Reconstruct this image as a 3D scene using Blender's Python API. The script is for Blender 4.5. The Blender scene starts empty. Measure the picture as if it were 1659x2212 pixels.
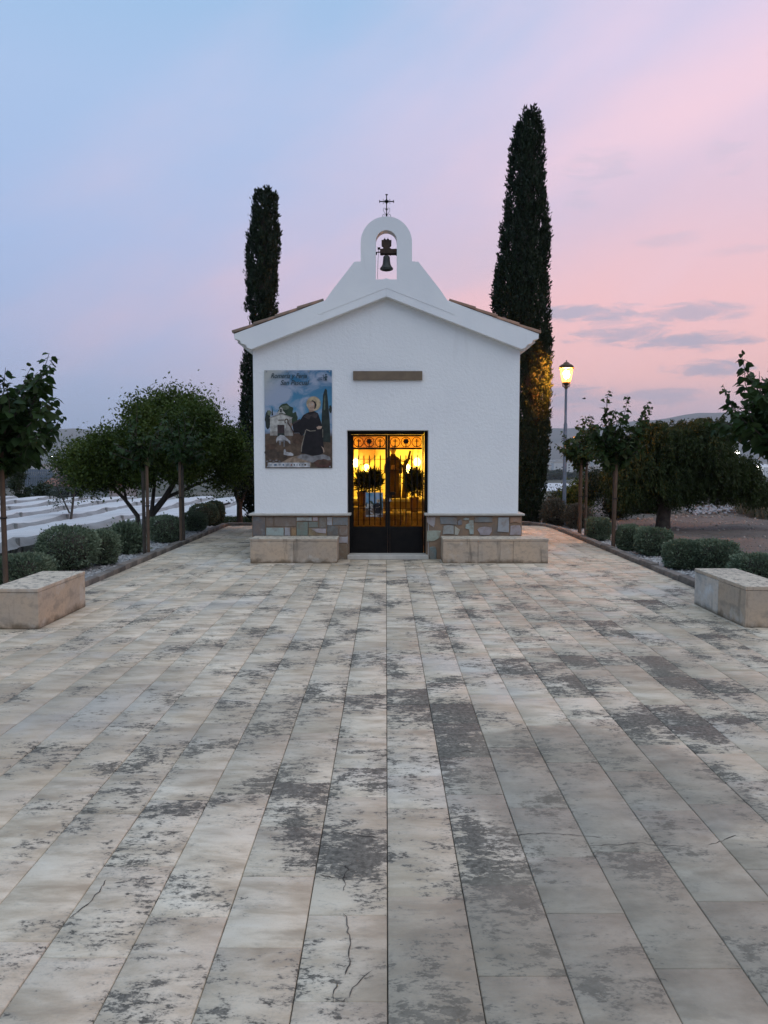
import bpy, bmesh, math, random
import numpy as np
from mathutils import Vector, Matrix

sc = bpy.context.scene
COL = sc.collection
R = math.radians
rng = np.random.default_rng(7)
random.seed(7)

# ------------------------------------------------------------------ camera
EYE = 1.72
PITCH = math.atan(116 / 1662.0)
YAW = math.atan(4.2 / 1662.0)
cam_d = bpy.data.cameras.new('camera')
cam = bpy.data.objects.new('camera', cam_d)
COL.objects.link(cam)
cam.location = (-.006, 0, EYE)
cam.rotation_euler = (math.pi / 2 - PITCH, 0, YAW)
cam_d.sensor_fit = 'VERTICAL'
cam_d.sensor_height = 36.0
cam_d.lens = 36.0 * 1662.0 / 2212.0
cam_d.clip_start = .05
cam_d.clip_end = 20000
sc.camera = cam

# survey helper: a sight line from the camera station, cut at distance Y or height Z
_fw = np.array([-math.sin(YAW) * math.cos(PITCH), math.cos(YAW) * math.cos(PITCH), -math.sin(PITCH)])
_rt = np.array([math.cos(YAW), math.sin(YAW), 0.0])
_up = np.cross(_rt, _fw)
def ray(x, y):
    return _fw + _rt * (x - 829.5) / 1662.0 - _up * (y - 1106.0) / 1662.0
def at(x, y, Y):
    r = ray(x, y); p = np.array(cam.location) + r * (Y / r[1]); return Vector(p)
def on(x, y, z=0.0):
    r = ray(x, y); p = np.array(cam.location) + r * ((z - EYE) / r[2]); return Vector(p)

# ------------------------------------------------------------------ render / exposure
vs = sc.view_settings
sc.display_settings.display_device = 'sRGB'
vs.view_transform = 'Standard'; vs.look = 'None'; vs.exposure = 0.0; vs.gamma = 1.0; vs.use_curve_mapping = False
sc.render.engine = 'CYCLES'
cy = sc.cycles
cy.use_denoising = True
cy.max_bounces = 8; cy.diffuse_bounces = 4; cy.glossy_bounces = 3; cy.transmission_bounces = 6; cy.transparent_max_bounces = 8
cy.volume_bounces = 0
cy.sample_clamp_indirect = 6
cy.caustics_reflective = False; cy.caustics_refractive = False

# ------------------------------------------------------------------ node helper
class NT:
    def __init__(s, tree):
        s.t = tree; s.N = tree.nodes; s.L = tree.links
        s.N.clear()
    def put(s, sock, v):
        if isinstance(v, bpy.types.NodeSocket): s.L.new(v, sock)
        elif v is not None:
            if isinstance(v, (tuple, list)):
                if len(v) == 3 and sock.type == 'RGBA': v = (*v, 1)
            sock.default_value = v
    def n(s, ty, props=None, **ins):
        nd = s.N.new(ty)
        for k, v in (props or {}).items(): setattr(nd, k, v)
        for k, v in ins.items():
            s.put(nd.inputs[int(k[1:]) if k[0] == '_' and k[1:].isdigit() else k.replace('_', ' ')], v)
        return nd
    def m(s, op, a, b=None, c=None, clamp=False):
        nd = s.N.new('ShaderNodeMath'); nd.operation = op; nd.use_clamp = clamp
        s.put(nd.inputs[0], a)
        if b is not None: s.put(nd.inputs[1], b)
        if c is not None: s.put(nd.inputs[2], c)
        return nd.outputs[0]
    def vm(s, op, a, b=None):
        nd = s.N.new('ShaderNodeVectorMath'); nd.operation = op
        s.put(nd.inputs[0], a)
        if b is not None: s.put(nd.inputs[1], b)
        return nd.outputs['Value'] if op in ('DOT_PRODUCT', 'LENGTH', 'DISTANCE') else nd.outputs[0]
    def mix(s, f, a, b, mode='MIX'):
        nd = s.N.new('ShaderNodeMix'); nd.data_type = 'RGBA'; nd.blend_type = mode
        s.put(nd.inputs[0], f); s.put(nd.inputs[6], a); s.put(nd.inputs[7], b)
        return nd.outputs[2]
    def noise(s, vec, scale, detail=4, rough=.55, dist=0.0):
        nd = s.n('ShaderNodeTexNoise', None, Scale=scale, Detail=detail, Roughness=rough, Distortion=dist)
        if vec is not None: s.L.new(vec, nd.inputs['Vector'])
        return nd.outputs[0]
    def smooth(s, x, lo, hi, a=0.0, b=1.0):
        nd = s.n('ShaderNodeMapRange', {'interpolation_type': 'SMOOTHSTEP'})
        s.put(nd.inputs[0], x); s.put(nd.inputs[1], lo); s.put(nd.inputs[2], hi); s.put(nd.inputs[3], a); s.put(nd.inputs[4], b)
        return nd.outputs[0]
    def ramp(s, x, stops, interp='LINEAR'):
        nd = s.N.new('ShaderNodeValToRGB'); cr = nd.color_ramp; cr.interpolation = interp
        while len(cr.elements) < len(stops): cr.elements.new(.5)
        for e, (p, c) in zip(cr.elements, stops):
            e.position = p; e.color = (*c, 1)
        s.put(nd.inputs[0], x); return nd.outputs[0]
    def sep(s, v):
        return s.n('ShaderNodeSeparateXYZ', None, Vector=v).outputs
    def comb(s, x, y, z):
        nd = s.N.new('ShaderNodeCombineXYZ')
        s.put(nd.inputs[0], x); s.put(nd.inputs[1], y); s.put(nd.inputs[2], z); return nd.outputs[0]

# ------------------------------------------------------------------ world: dusk sky
w = bpy.data.worlds.new('World'); sc.world = w; w.use_nodes = True
g = NT(w.node_tree)
tc = g.n('ShaderNodeTexCoord').outputs['Generated']
dx, dy, dz_ = g.sep(tc)
el = g.m('ARCSINE', dz_)
az = g.m('ARCTAN2', dx, dy)
elp = g.m('MAXIMUM', el, 0.0)
eln = g.m('DIVIDE', elp, math.pi / 2)
nz = g.noise(g.comb(g.m('MULTIPLY', az, 1.6), g.m('MULTIPLY', el, 5.0), 0.3), 1.7, 5, .5)
nzc = g.m('SUBTRACT', nz, .5)
H2 = math.pi / 2
def st(e, c): return (e / H2, c)
blue = g.ramp(eln, [st(0, (.30, .40, .60)), st(.06, (.37, .48, .71)), st(.14, (.42, .52, .78)), st(.26, (.41, .55, .84)),
                    st(.42, (.42, .58, .86)), st(.55, (.34, .56, .84)), st(H2, (.26, .42, .70))])
pink = g.ramp(eln, [st(0, (.52, .42, .50)), st(.045, (.68, .48, .54)), st(.10, (1.04, .60, .57)), st(.19, (1.02, .61, .63)),
                    st(.30, (.84, .62, .74)), st(.45, (.84, .68, .86)), st(.6, (.76, .66, .86)), st(H2, (.40, .47, .72))])
sundir = (math.sin(R(64)), math.cos(R(64)), 0.0)
csun = g.vm('DOT_PRODUCT', tc, sundir)
t = g.m('SUBTRACT', csun, g.m('MULTIPLY', g.m('MAXIMUM', g.m('SUBTRACT', el, .2), -.03), .68))
ca_, sa_ = math.cos(R(33)), math.sin(R(33))
al_ = g.m('ADD', g.m('MULTIPLY', az, ca_), g.m('MULTIPLY', el, sa_)); ac_ = g.m('SUBTRACT', g.m('MULTIPLY', el, ca_), g.m('MULTIPLY', az, sa_))
band_ = g.noise(g.comb(g.m('MULTIPLY', al_, 1.3), g.m('MULTIPLY', ac_, 4.6), 4.2), 1.5, 6, .5)      # long diagonal veils of high cloud
bandc = g.m('SUBTRACT', band_, .5)
t = g.m('ADD', t, g.m('ADD', g.m('MULTIPLY', nzc, .25), g.m('MULTIPLY', bandc, .50)))
tmask = g.smooth(t, -.04, .64)
sky = g.mix(tmask, blue, pink)
veil = g.m('MULTIPLY', g.smooth(band_, .47, .68), g.smooth(csun, .35, .8))
sky = g.mix(g.m('MULTIPLY', veil, .38), sky, (.95, .70, .82))
sky = g.mix(g.m('MULTIPLY', g.m('MULTIPLY', g.smooth(nz, .52, .34), g.smooth(el, .34, .22)), g.m('MULTIPLY', tmask, .35)), sky, (.62, .58, .70))
def dirae(x, y):
    r = ray(x, y); r = r / np.linalg.norm(r); return math.atan2(r[0], r[1]), math.asin(r[2])
# one brighter rosy veil rising to the right
(a1_, e1_), (a2_, e2_) = dirae(1150, 400), dirae(1659, 130)
th_ = math.atan2(e2_ - e1_, a2_ - a1_)
pd_ = g.m('ADD', g.m('MULTIPLY', g.m('SUBTRACT', az, a1_), -math.sin(th_)), g.m('MULTIPLY', g.m('SUBTRACT', el, e1_), math.cos(th_)))
pd_ = g.m('ADD', pd_, g.m('MULTIPLY', bandc, .10))
rose = g.m('MULTIPLY', g.m('MULTIPLY', g.smooth(g.m('ABSOLUTE', pd_), .075, .0), g.smooth(az, .02, .32)), g.smooth(nz, .25, .6))
sky = g.mix(g.m('MULTIPLY', rose, .75), sky, (1.0, .70, .80))
# afterglow low over the place where the sun went down (right of the frame)
glow = g.m('MULTIPLY', g.smooth(csun, .72, 1.0), g.smooth(el, .34, .03))
sky = g.mix(g.m('MULTIPLY', glow, .55), sky, (1.25, .74, .60))
# streaks of grey-blue cloud
warp = g.noise(g.comb(g.m('MULTIPLY', az, 17.0), g.m('MULTIPLY', el, 62.0), 1.7), 1.0, 8, .66, .5)
warpc = g.m('SUBTRACT', warp, .5)
def dirae(x, y):
    r = ray(x, y); r = r / np.linalg.norm(r); return math.atan2(r[0], r[1]), math.asin(r[2])
acc = None
for (x, y, sx, sy, k) in [(1262, 679, 88, 17, .95), (1510, 672, 80, 14, .8), (1590, 684, 30, 12, .6), (1345, 727, 80, 21, .85), (1500, 737, 120, 14, .95),
                          (1540, 797, 75, 13, .9), (1290, 364, 65, 26, .42), (1570, 334, 42, 26, .34), (1255, 434, 30, 18, .38),
                          (1240, 866, 120, 26, .8), (1440, 858, 75, 13, .7), (1460, 520, 60, 12, .35), (1600, 540, 60, 8, .25), (1900, 700, 160, 20, .8),
                          (2050, 820, 120, 14, .8)]:
    a0, e0 = dirae(x, y)
    q = g.m('ADD', g.m('POWER', g.m('DIVIDE', g.m('SUBTRACT', az, a0), sx / 1662.0), 2.0),
            g.m('POWER', g.m('DIVIDE', g.m('SUBTRACT', el, e0), sy / 1662.0), 2.0))
    q = g.m('ADD', q, g.m('MULTIPLY', warpc, 9.0))
    mk = g.m('MULTIPLY', g.smooth(q, 2.0, -.4), k * .9)
    acc = mk if acc is None else g.m('MAXIMUM', acc, mk)
cloudc = g.ramp(eln, [st(0, (.36, .38, .50)), st(.12, (.43, .42, .54)), st(.3, (.60, .56, .70)), st(H2, (.6, .6, .7))])
sky = g.mix(acc, sky, cloudc)
# lower half (below the horizon) continues the horizon haze
sky = g.mix(g.smooth(el, -.02, -.12), sky, (.20, .22, .27))
bg = g.n('ShaderNodeBackground', None, Color=sky, Strength=1.0)
g.L.new(bg.outputs[0], g.n('ShaderNodeOutputWorld').inputs[0])

# ------------------------------------------------------------------ sun: the broad soft glow of the dusk sky, no disc
sun_d = bpy.data.lights.new('sun', 'SUN'); sun_d.energy = 1.15; sun_d.angle = R(80); sun_d.color = (1.0, .95, .90)
sun = bpy.data.objects.new('sun', sun_d); COL.objects.link(sun)
sun.rotation_euler = Vector((math.sin(R(148)) * math.cos(R(63)), math.cos(R(148)) * math.cos(R(63)), math.sin(R(63)))).to_track_quat('Z', 'Y').to_euler()

# ------------------------------------------------------------------ object helpers
def tag(o, label=None, cat=None, group=None, kind=None):
    if label: o['label'] = label
    if cat: o['category'] = cat
    if group: o['group'] = group
    if kind: o['kind'] = kind
    return o
def thing(name, label, cat, loc=(0, 0, 0), rz=0, group=None):
    o = bpy.data.objects.new(name, None); COL.objects.link(o)
    o.empty_display_size = .2
    o.location = loc; o.rotation_euler = (0, 0, rz)
    return tag(o, label, cat, group)
def link(name, me, parent=None, loc=None):
    o = bpy.data.objects.new(name, me); COL.objects.link(o)
    if parent: o.parent = parent
    if loc is not None: o.location = loc
    return o
class MB:
    """collects shapes and links them as ONE mesh object"""
    def __init__(s): s.v = []; s.f = []; s.mi = []
    def add(s, vs_, fs, mi=0):
        b = len(s.v); s.v += [tuple(map(float, p)) for p in vs_]
        s.f += [tuple(i + b for i in f) for f in fs]; s.mi += [mi] * len(fs); return s
    def box(s, x0, x1, y0, y1, z0, z1, mi=0):
        return s.add([(x0, y0, z0), (x1, y0, z0), (x1, y1, z0), (x0, y1, z0), (x0, y0, z1), (x1, y0, z1), (x1, y1, z1), (x0, y1, z1)],
                     [(0, 3, 2, 1), (4, 5, 6, 7), (0, 1, 5, 4), (1, 2, 6, 5), (2, 3, 7, 6), (3, 0, 4, 7)], mi)
    def prism(s, poly, y0, y1, mi=0):
        """polygon given in x,z (counter-clockwise seen from -y), pushed along y"""
        n = len(poly)
        s.add([(x, y0, z) for x, z in poly] + [(x, y1, z) for x, z in poly],
              [tuple(range(n)), tuple(range(2 * n - 1, n - 1, -1))] + [(i + n, (i + 1) % n + n, (i + 1) % n, i) for i in range(n)], mi)
        return s
    def prismz(s, poly, z0, z1, mi=0):
        n = len(poly)
        s.add([(x, y, z0) for x, y in poly] + [(x, y, z1) for x, y in poly],
              [tuple(range(n - 1, -1, -1)), tuple(range(n, 2 * n))] + [(i, (i + 1) % n, (i + 1) % n + n, i + n) for i in range(n)], mi)
        return s
    def tube(s, pts, r, n=8, mi=0, cap=True):
        pts = [Vector(p) for p in pts]; m = len(pts)
        rs = r if isinstance(r, (list, tuple)) else [r] * m
        b = []; up = Vector((0, 0, 1)); prev = None
        for i, p in enumerate(pts):
            d = (pts[min(i + 1, m - 1)] - pts[max(i - 1, 0)])
            if d.length < 1e-9: d = Vector((0, 0, 1))
            d.normalize()
            if prev is None:
                a = d.cross(up if abs(d.z) < .9 else Vector((1, 0, 0))).normalized()
            else:
                a = (prev - d * prev.dot(d));
                a = a.normalized() if a.length > 1e-6 else d.orthogonal().normalized()
            prev = a; c = d.cross(a)
            for k in range(n):
                th = 2 * math.pi * k / n
                b.append(p + (a * math.cos(th) + c * math.sin(th)) * rs[i])
        fs = []
        for i in range(m - 1):
            for k in range(n):
                k2 = (k + 1) % n
                fs.append((i * n + k, i * n + k2, (i + 1) * n + k2, (i + 1) * n + k))
        if cap:
            fs.append(tuple(range(n - 1, -1, -1))); fs.append(tuple(range((m - 1) * n, m * n)))
        return s.add(b, fs, mi)
    def lathe(s, prof, n=16, c=(0, 0, 0), mi=0, sx=1, sy=1):
        b = []; m = len(prof)
        for r_, z in prof:
            for k in range(n):
                th = 2 * math.pi * k / n
                b.append((c[0] + r_ * sx * math.cos(th), c[1] + r_ * sy * math.sin(th), c[2] + z))
        fs = [(i * n + k, i * n + (k + 1) % n, (i + 1) * n + (k + 1) % n, (i + 1) * n + k) for i in range(m - 1) for k in range(n)]
        fs.append(tuple(range(n - 1, -1, -1))); fs.append(tuple(range((m - 1) * n, m * n)))
        return s.add(b, fs, mi)
    def mesh(s, name, mats):
        me = bpy.data.meshes.new(name)
        me.from_pydata(s.v, [], s.f)
        if not isinstance(mats, (list, tuple)): mats = [mats]
        for m_ in mats: me.materials.append(m_)
        if len(mats) > 1: me.polygons.foreach_set('material_index', s.mi)
        me.update(); return me
    def build(s, name, mats, parent=None, smooth=None, bevel=0, seg=2):
        me = s.mesh(name, mats)
        o = link(name, me, parent)
        if smooth is not None:
            me.polygons.foreach_set('use_smooth', [True] * len(me.polygons))
            me.set_sharp_from_angle(angle=R(smooth))
        if bevel:
            bv = o.modifiers.new('bevel', 'BEVEL'); bv.width = bevel; bv.segments = seg; bv.limit_method = 'ANGLE'; bv.angle_limit = R(40)
        return o
def np_mesh(name, V, F, mats, attrs=None, smooth=False):
    """V (n,3), F (m,k) arrays -> mesh; attrs: face-domain floats"""
    me = bpy.data.meshes.new(name)
    V = np.ascontiguousarray(V, np.float32); F = np.ascontiguousarray(F, np.int32); m_, k = F.shape
    me.vertices.add(len(V)); me.vertices.foreach_set('co', V.ravel())
    me.loops.add(m_ * k); me.loops.foreach_set('vertex_index', F.ravel())
    me.polygons.add(m_); me.polygons.foreach_set('loop_start', np.arange(0, m_ * k, k, dtype=np.int32))
    if smooth: me.polygons.foreach_set('use_smooth', np.ones(m_, bool))
    for a, val in (attrs or {}).items():
        at_ = me.attributes.new(a, 'FLOAT', 'FACE'); at_.data.foreach_set('value', np.ascontiguousarray(val, np.float32))
    for q in (mats if isinstance(mats, (list, tuple)) else [mats]): me.materials.append(q)
    me.update(calc_edges=True)
    return me
def scatter(tv, tf, P, X, Y_, Z, S, SW=None):
    """copies of a template (tv verts, tf faces) at P with axes X,Y,Z scaled S (width SW)"""
    n = len(P); k = len(tv)
    SW = S if SW is None else SW
    V = (P[:, None, :] + (tv[None, :, 0:1] * SW[:, None, None]) * X[:, None, :] + (tv[None, :, 1:2] * S[:, None, None]) * Y_[:, None, :]
         + (tv[None, :, 2:3] * S[:, None, None]) * Z[:, None, :]).reshape(-1, 3)
    F = (tf[None, :, :] + (np.arange(n) * k)[:, None, None]).reshape(-1, tf.shape[1])
    return V, F
def unit(a): return a / np.maximum(np.linalg.norm(a, axis=-1, keepdims=True), 1e-9)
def frame(D, hint):
    """Y axis along D, Z near hint"""
    Y_ = unit(D); X = unit(np.cross(Y_, hint)); Z = np.cross(X, Y_); return X, Y_, Z
DIAM_V = np.array([(0, 0, 0), (.5, .45, .10), (0, 1, 0), (-.5, .45, .10)], float)
DIAM_F = np.array([(0, 1, 2, 3)])
LEAF_V = np.array([(0, 0, 0), (-.40, .16, .06), (-.36, .58, .05), (0, 1.05, -.12), (.36, .58, .05), (.40, .16, .06), (0, .45, -.03)], float)
LEAF_F = np.array([(0, 6, 1), (1, 6, 2), (2, 6, 3), (3, 6, 4), (4, 6, 5), (5, 6, 0)])
def pnoise(p, f=1.0, seed=0):
    """cheap smooth noise from sums of sines, about -1..1"""
    r_ = np.random.default_rng(seed); out = 0
    for i in range(6):
        k = r_.normal(size=p.shape[-1]) * f * (1 + .5 * i); out = out + np.sin(p @ k + r_.uniform(0, 6.28)) / (1 + .35 * i)
    return out / 2.6

# ------------------------------------------------------------------ materials
MAT = {}
def material(name):
    m = bpy.data.materials.new(name); m.use_nodes = True; MAT[name] = m
    k = NT(m.node_tree)
    bs = k.n('ShaderNodeBsdfPrincipled'); k.L.new(bs.outputs[0], k.n('ShaderNodeOutputMaterial').inputs[0])
    bs.inputs['Specular IOR Level'].default_value = .3
    return m, k, bs
def bump(k, bs, h, strength=.3, dist=.01):
    b = k.n('ShaderNodeBump', None, Strength=strength, Distance=dist, Height=h); k.L.new(b.outputs[0], bs.inputs['Normal'])
def mottled(name, c1, c2, scale=4, rough=.85, bscale=60, bstr=.3, bdist=.006, c3=None, s3=.8, world=False, metallic=0, vari=0):
    m, k, bs = material(name)
    co = k.n('ShaderNodeNewGeometry').outputs['Position'] if world else k.n('ShaderNodeTexCoord').outputs['Object']
    c = k.mix(k.smooth(k.noise(co, scale, 6, .6), .32, .68), c1, c2)
    if c3: c = k.mix(k.smooth(k.noise(co, s3, 5, .6), .5, .72), c, c3)
    if vari:
        rnd = k.n('ShaderNodeObjectInfo').outputs['Random']
        c = k.mix(1.0, c, k.ramp(rnd, [(0, (1 - vari,) * 3), (1, (1 + vari,) * 3)]), 'MULTIPLY')
    k.put(bs.inputs['Base Color'], c); bs.inputs['Roughness'].default_value = rough; bs.inputs['Metallic'].default_value = metallic
    if bstr: bump(k, bs, k.noise(co, bscale, 5, .6), bstr, bdist)
    return m
def leafmat(name, c1, c2, c3=None, trans=.25, rough=.6):
    m, k, bs = material(name)
    v = k.n('ShaderNodeAttribute', {'attribute_name': 'var'}).outputs['Fac']
    ri = k.n('ShaderNodeObjectInfo').outputs['Random']
    v = k.m('ADD', v, k.m('MULTIPLY', k.m('SUBTRACT', ri, .5), .15))
    stops = [(0, c1), (.6, c2)] + ([(1, c3)] if c3 else [])
    c = k.ramp(v, stops)
    k.put(bs.inputs['Base Color'], c); bs.inputs['Roughness'].default_value = rough
    tr = k.n('ShaderNodeBsdfTranslucent', None, Color=c)
    mx = k.n('ShaderNodeMixShader', None, _0=trans, _1=bs.outputs[0], _2=tr.outputs[0])
    out = [n_ for n_ in k.N if n_.type == 'OUTPUT_MATERIAL'][0]
    k.L.new(mx.outputs[0], out.inputs[0]); return m
def emit(name, col, strength):
    m = bpy.data.materials.new(name); m.use_nodes = True; k = NT(m.node_tree); MAT[name] = m
    e = k.n('ShaderNodeEmission', None, Color=col, Strength=strength); k.L.new(e.outputs[0], k.n('ShaderNodeOutputMaterial').inputs[0]); return m
def flat(name, c, rough=.7):
    m, k, bs = material(name); bs.inputs['Base Color'].default_value = (*c, 1); bs.inputs['Roughness'].default_value = rough; return m

# rough plaster: trowelled bumps of a few centimetres
def plaster(name, c1, c2, s1, d1):
    m, k, bs = material(name)
    co = k.n('ShaderNodeTexCoord').outputs['Object']
    n1 = k.noise(co, 19, 6, .62, .4); n2 = k.noise(co, 55, 4, .6); n3 = k.noise(co, 1.1, 4, .5)
    streak = k.noise(k.vm('MULTIPLY', co, (3.0, 3.0, .35)), 2.2, 5, .6)
    c = k.mix(k.smooth(n3, .35, .7), c1, c2)
    c = k.mix(k.m('MULTIPLY', k.smooth(streak, .58, .78), .13), c, (.48, .45, .40))
    k.put(bs.inputs['Base Color'], c); bs.inputs['Roughness'].default_value = .9
    h = k.m('ADD', n1, k.m('MULTIPLY', n2, .35))
    bump(k, bs, h, s1, d1); return m
M_plaster = plaster('rough_white_plaster', (.84, .84, .82), (.80, .80, .79), .40, .025)
M_smooth = plaster('smooth_white_plaster', (.84, .84, .82), (.77, .78, .78), .25, .01)
M_iron = mottled('black_iron', (.008, .008, .008), (.014, .012, .011), 8, .6, 120, .15, .002)
M_iron.node_tree.nodes['Principled BSDF'].inputs['Specular IOR Level'].default_value = .06
M_bronze = mottled('dark_bronze', (.03, .035, .032), (.05, .055, .045), 9, .45, 80, .2, .002)
M_yokewood = mottled('dark_yoke_wood', (.035, .022, .016), (.06, .035, .022), 9, .7, 60, .3, .004)
M_grey_iron = mottled('grey_wrought_iron', (.30, .31, .33), (.22, .23, .25), 8, .6, 80, .2, .002)
M_tile = mottled('terracotta', (.30, .17, .11), (.20, .13, .09), 7, .85, 60, .4, .006, (.10, .09, .075), 3.0, vari=.25)
M_bench = None
def stone_bench():
    m, k, bs = material('tan_bench_stone')
    geo = k.n('ShaderNodeNewGeometry'); co = geo.outputs['Position']; nzv = k.sep(geo.outputs['Normal'])[2]
    px_, py_, pz_ = k.sep(co)
    a = k.noise(co, 2.2, 6, .6); b = k.noise(co, 22, 6, .65)
    c = k.mix(k.smooth(a, .3, .7), (.50, .375, .26), (.43, .35, .27))
    c = k.mix(k.m('MULTIPLY', k.smooth(b, .45, .72), .55), c, (.30, .245, .19))
    c = k.mix(k.m('MULTIPLY', k.smooth(k.noise(k.vm('MULTIPLY', co, (1.0, 1.0, 2.2)), 3.4, 6, .62), .50, .66), .6), c, (.24, .21, .17))
    c = k.mix(k.m('MULTIPLY', k.smooth(k.noise(k.vm('ADD', co, (4, 9, 2)), 2.6, 5, .6), .54, .68), .55), c, (.55, .52, .46))
    # pale bleaching with drip streaks, darker towards the foot, dark blotches on top
    st_ = k.noise(k.vm('MULTIPLY', co, (9.0, 9.0, .8)), 1.0, 5, .65)
    c = k.mix(k.m('MULTIPLY', k.smooth(st_, .55, .70), .7), c, (.12, .095, .07))
    low = k.m('ADD', pz_, k.m('MULTIPLY', k.m('SUBTRACT', k.noise(co, 6, 5, .6), .5), .22))
    c = k.mix(k.m('MULTIPLY', k.smooth(low, .075, .0), .8), c, (.12, .085, .05))
    topc = k.mix(k.m('MULTIPLY', k.smooth(k.noise(k.vm('MULTIPLY', co, (1.0, .8, 1.0)), 16, 8, .78), .47, .62), .85), (.56, .49, .38), (.13, .125, .11))
    c = k.mix(k.smooth(nzv, .6, .9), c, topc)
    c = k.mix(1.0, c, k.n('ShaderNodeObjectInfo').outputs['Color'], 'MULTIPLY')
    k.put(bs.inputs['Base Color'], c); bs.inputs['Roughness'].default_value = .9
    bump(k, bs, k.noise(co, 45, 6, .65), .35, .008); return m
M_bench = stone_bench()
M_kerb = mottled('kerb_stone', (.22, .19, .16), (.13, .115, .10), 6, .9, 50, .5, .01, (.05, .05, .045), 2.0, vari=.2)
M_cap = mottled('pale_cap_stone', (.52, .49, .43), (.44, .41, .36), 8, .8, 60, .3, .004)
M_wood = mottled('stake_wood', (.13, .085, .055), (.085, .058, .04), 5, .85, 40, .4, .006)
M_bark = mottled('grey_bark', (.09, .075, .06), (.05, .042, .035), 7, .95, 30, .9, .02)
M_strap = flat('black_strap', (.015, .015, .015))
M_pole = mottled('blue_grey_paint', (.16, .20, .25), (.12, .15, .19), 6, .45, 90, .1, .002)
M_lanternmetal = mottled('lantern_metal', (.10, .06, .03), (.07, .045, .025), 8, .5, 60, .2, .003)
M_lampbulb = emit('lit_lantern_bulb', (1.0, .39, .07), 2300.0)
M_lampglass = bpy.data.materials.new('lit_lantern_glass'); M_lampglass.use_nodes = True; k = NT(M_lampglass.node_tree)
ad_ = k.n('ShaderNodeAddShader'); e_ = k.n('ShaderNodeEmission', None, Color=(1.0, .46, .09), Strength=3.0); t_ = k.n('ShaderNodeBsdfTransparent', None, Color=(.75, .60, .38))
k.L.new(e_.outputs[0], ad_.inputs[0]); k.L.new(t_.outputs[0], ad_.inputs[1]); k.L.new(ad_.outputs[0], k.n('ShaderNodeOutputMaterial').inputs[0])
M_gravelstone = mottled('gravel_stone', (.44, .43, .41), (.28, .28, .27), 9, .9, 60, .3, .004)
M_grit = mottled('grit', (.22, .21, .20), (.34, .33, .32), 35, .95, 80, .8, .02, (.12, .11, .10), 6, world=True)
M_net = None
def netmat():
    m, k, bs = material('white_crop_net')
    co = k.n('ShaderNodeNewGeometry').outputs['Position']
    c = k.mix(k.smooth(k.noise(co, 1.2, 5, .6), .3, .7), (.80, .81, .81), (.66, .67, .67))
    k.put(bs.inputs['Base Color'], c); bs.inputs['Roughness'].default_value = .9
    tr = k.n('ShaderNodeBsdfTranslucent', None, Color=(.6, .6, .6))
    mx = k.n('ShaderNodeMixShader', None, _0=.25, _1=bs.outputs[0], _2=tr.outputs[0])
    out = [n_ for n_ in k.N if n_.type == 'OUTPUT_MATERIAL'][0]; k.L.new(mx.outputs[0], out.inputs[0])
    bump(k, bs, k.noise(co, 5, 5, .6), .5, .05); return m
M_net = netmat()
M_cyp = leafmat('cypress_green', (.006, .016, .006), (.015, .030, .010), (.036, .05, .018), .15)
M_mul = leafmat('mulberry_green', (.012, .034, .007), (.032, .064, .014), (.08, .08, .024), .3)
M_carob = leafmat('dark_tree_green', (.020, .046, .006), (.078, .110, .014), (.15, .13, .03), .3)
M_pepper = leafmat('pepper_tree_green', (.010, .026, .006), (.046, .068, .015), (.10, .095, .03), .3)
M_shrub = leafmat('grey_green_shrub', (.07, .098, .055), (.17, .22, .135), (.26, .31, .20), .12)
M_shrubdry = leafmat('brown_green_shrub', (.07, .068, .048), (.12, .112, .08), (.17, .155, .115), .12)
M_dbush = leafmat('dark_bush_green', (.010, .020, .007), (.024, .040, .012), (.05, .058, .02), .2)
M_grass = leafmat('grass_green', (.02, .045, .01), (.04, .075, .018), (.07, .09, .03), .2)
M_drygrass = leafmat('dry_grass', (.12, .12, .08), (.2, .19, .13), (.26, .25, .18), .2)
# =================================================================== SETTING
def sstep(x, a, b):
    t_ = np.clip((x - a) / (b - a), 0, 1); return t_ * t_ * (3 - 2 * t_)
def terrain(X, Y):
    z = np.full(np.broadcast(X, Y).shape, -.06)
    rr = np.hypot(X, Y - 8)
    z = z - 2.3 * sstep(-X, 5.7, 8.2) * (1 - sstep(rr, 80, 300) * .0)
    z = z - 2.2 * sstep(Y, 23.4, 26) * sstep(-X, -2.5, 1.0) * (1 - sstep(-X, 5.7, 8.2))
    z = z - 12.6 * sstep(rr, 34, 340) - 1.2 * sstep(Y, 30, 60) * sstep(X, -2, 4)
    # low bank of dug earth behind the bare lot on the right
    z = z + (.13 + .05 * np.sin(X * 1.9) + .035 * np.sin(X * 4.3 + 1)) * np.exp(-((Y - 25.6 - .3 * np.sin(X * .7)) / 1.0) ** 2) * sstep(X, 7.2, 9.5) * (1 - sstep(X, 24, 30))
    lot = sstep(X, 5.6, 7) * (1 - sstep(X, 30, 36)) * sstep(Y, 2, 5) * (1 - sstep(Y, 30, 34))
    z = z + lot * .05 * np.sin(X * 2.1 + Y * .8) * np.sin(Y * 1.7 - X * .5)
    return z
def axis(lo, hi, step, far, grow):
    a = list(np.arange(lo, hi + 1e-6, step)); s_ = step
    while a[-1] < far: s_ *= grow; a.append(a[-1] + s_)
    s_ = step
    while a[0] > -far: s_ *= grow; a.insert(0, a[0] - s_)
    return np.array(a)
gx = axis(-14, 20, .5, 4400, 1.16); gy = axis(-4, 34, .5, 4400, 1.16)
GX, GY = np.meshgrid(gx, gy)
GZ = terrain(GX, GY)
nx, ny = len(gx), len(gy)
idx = np.arange(nx * ny).reshape(ny, nx)
F = np.stack([idx[:-1, :-1], idx[:-1, 1:], idx[1:, 1:], idx[1:, :-1]], -1).reshape(-1, 4)
m, k, bs = material('earth')
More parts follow.
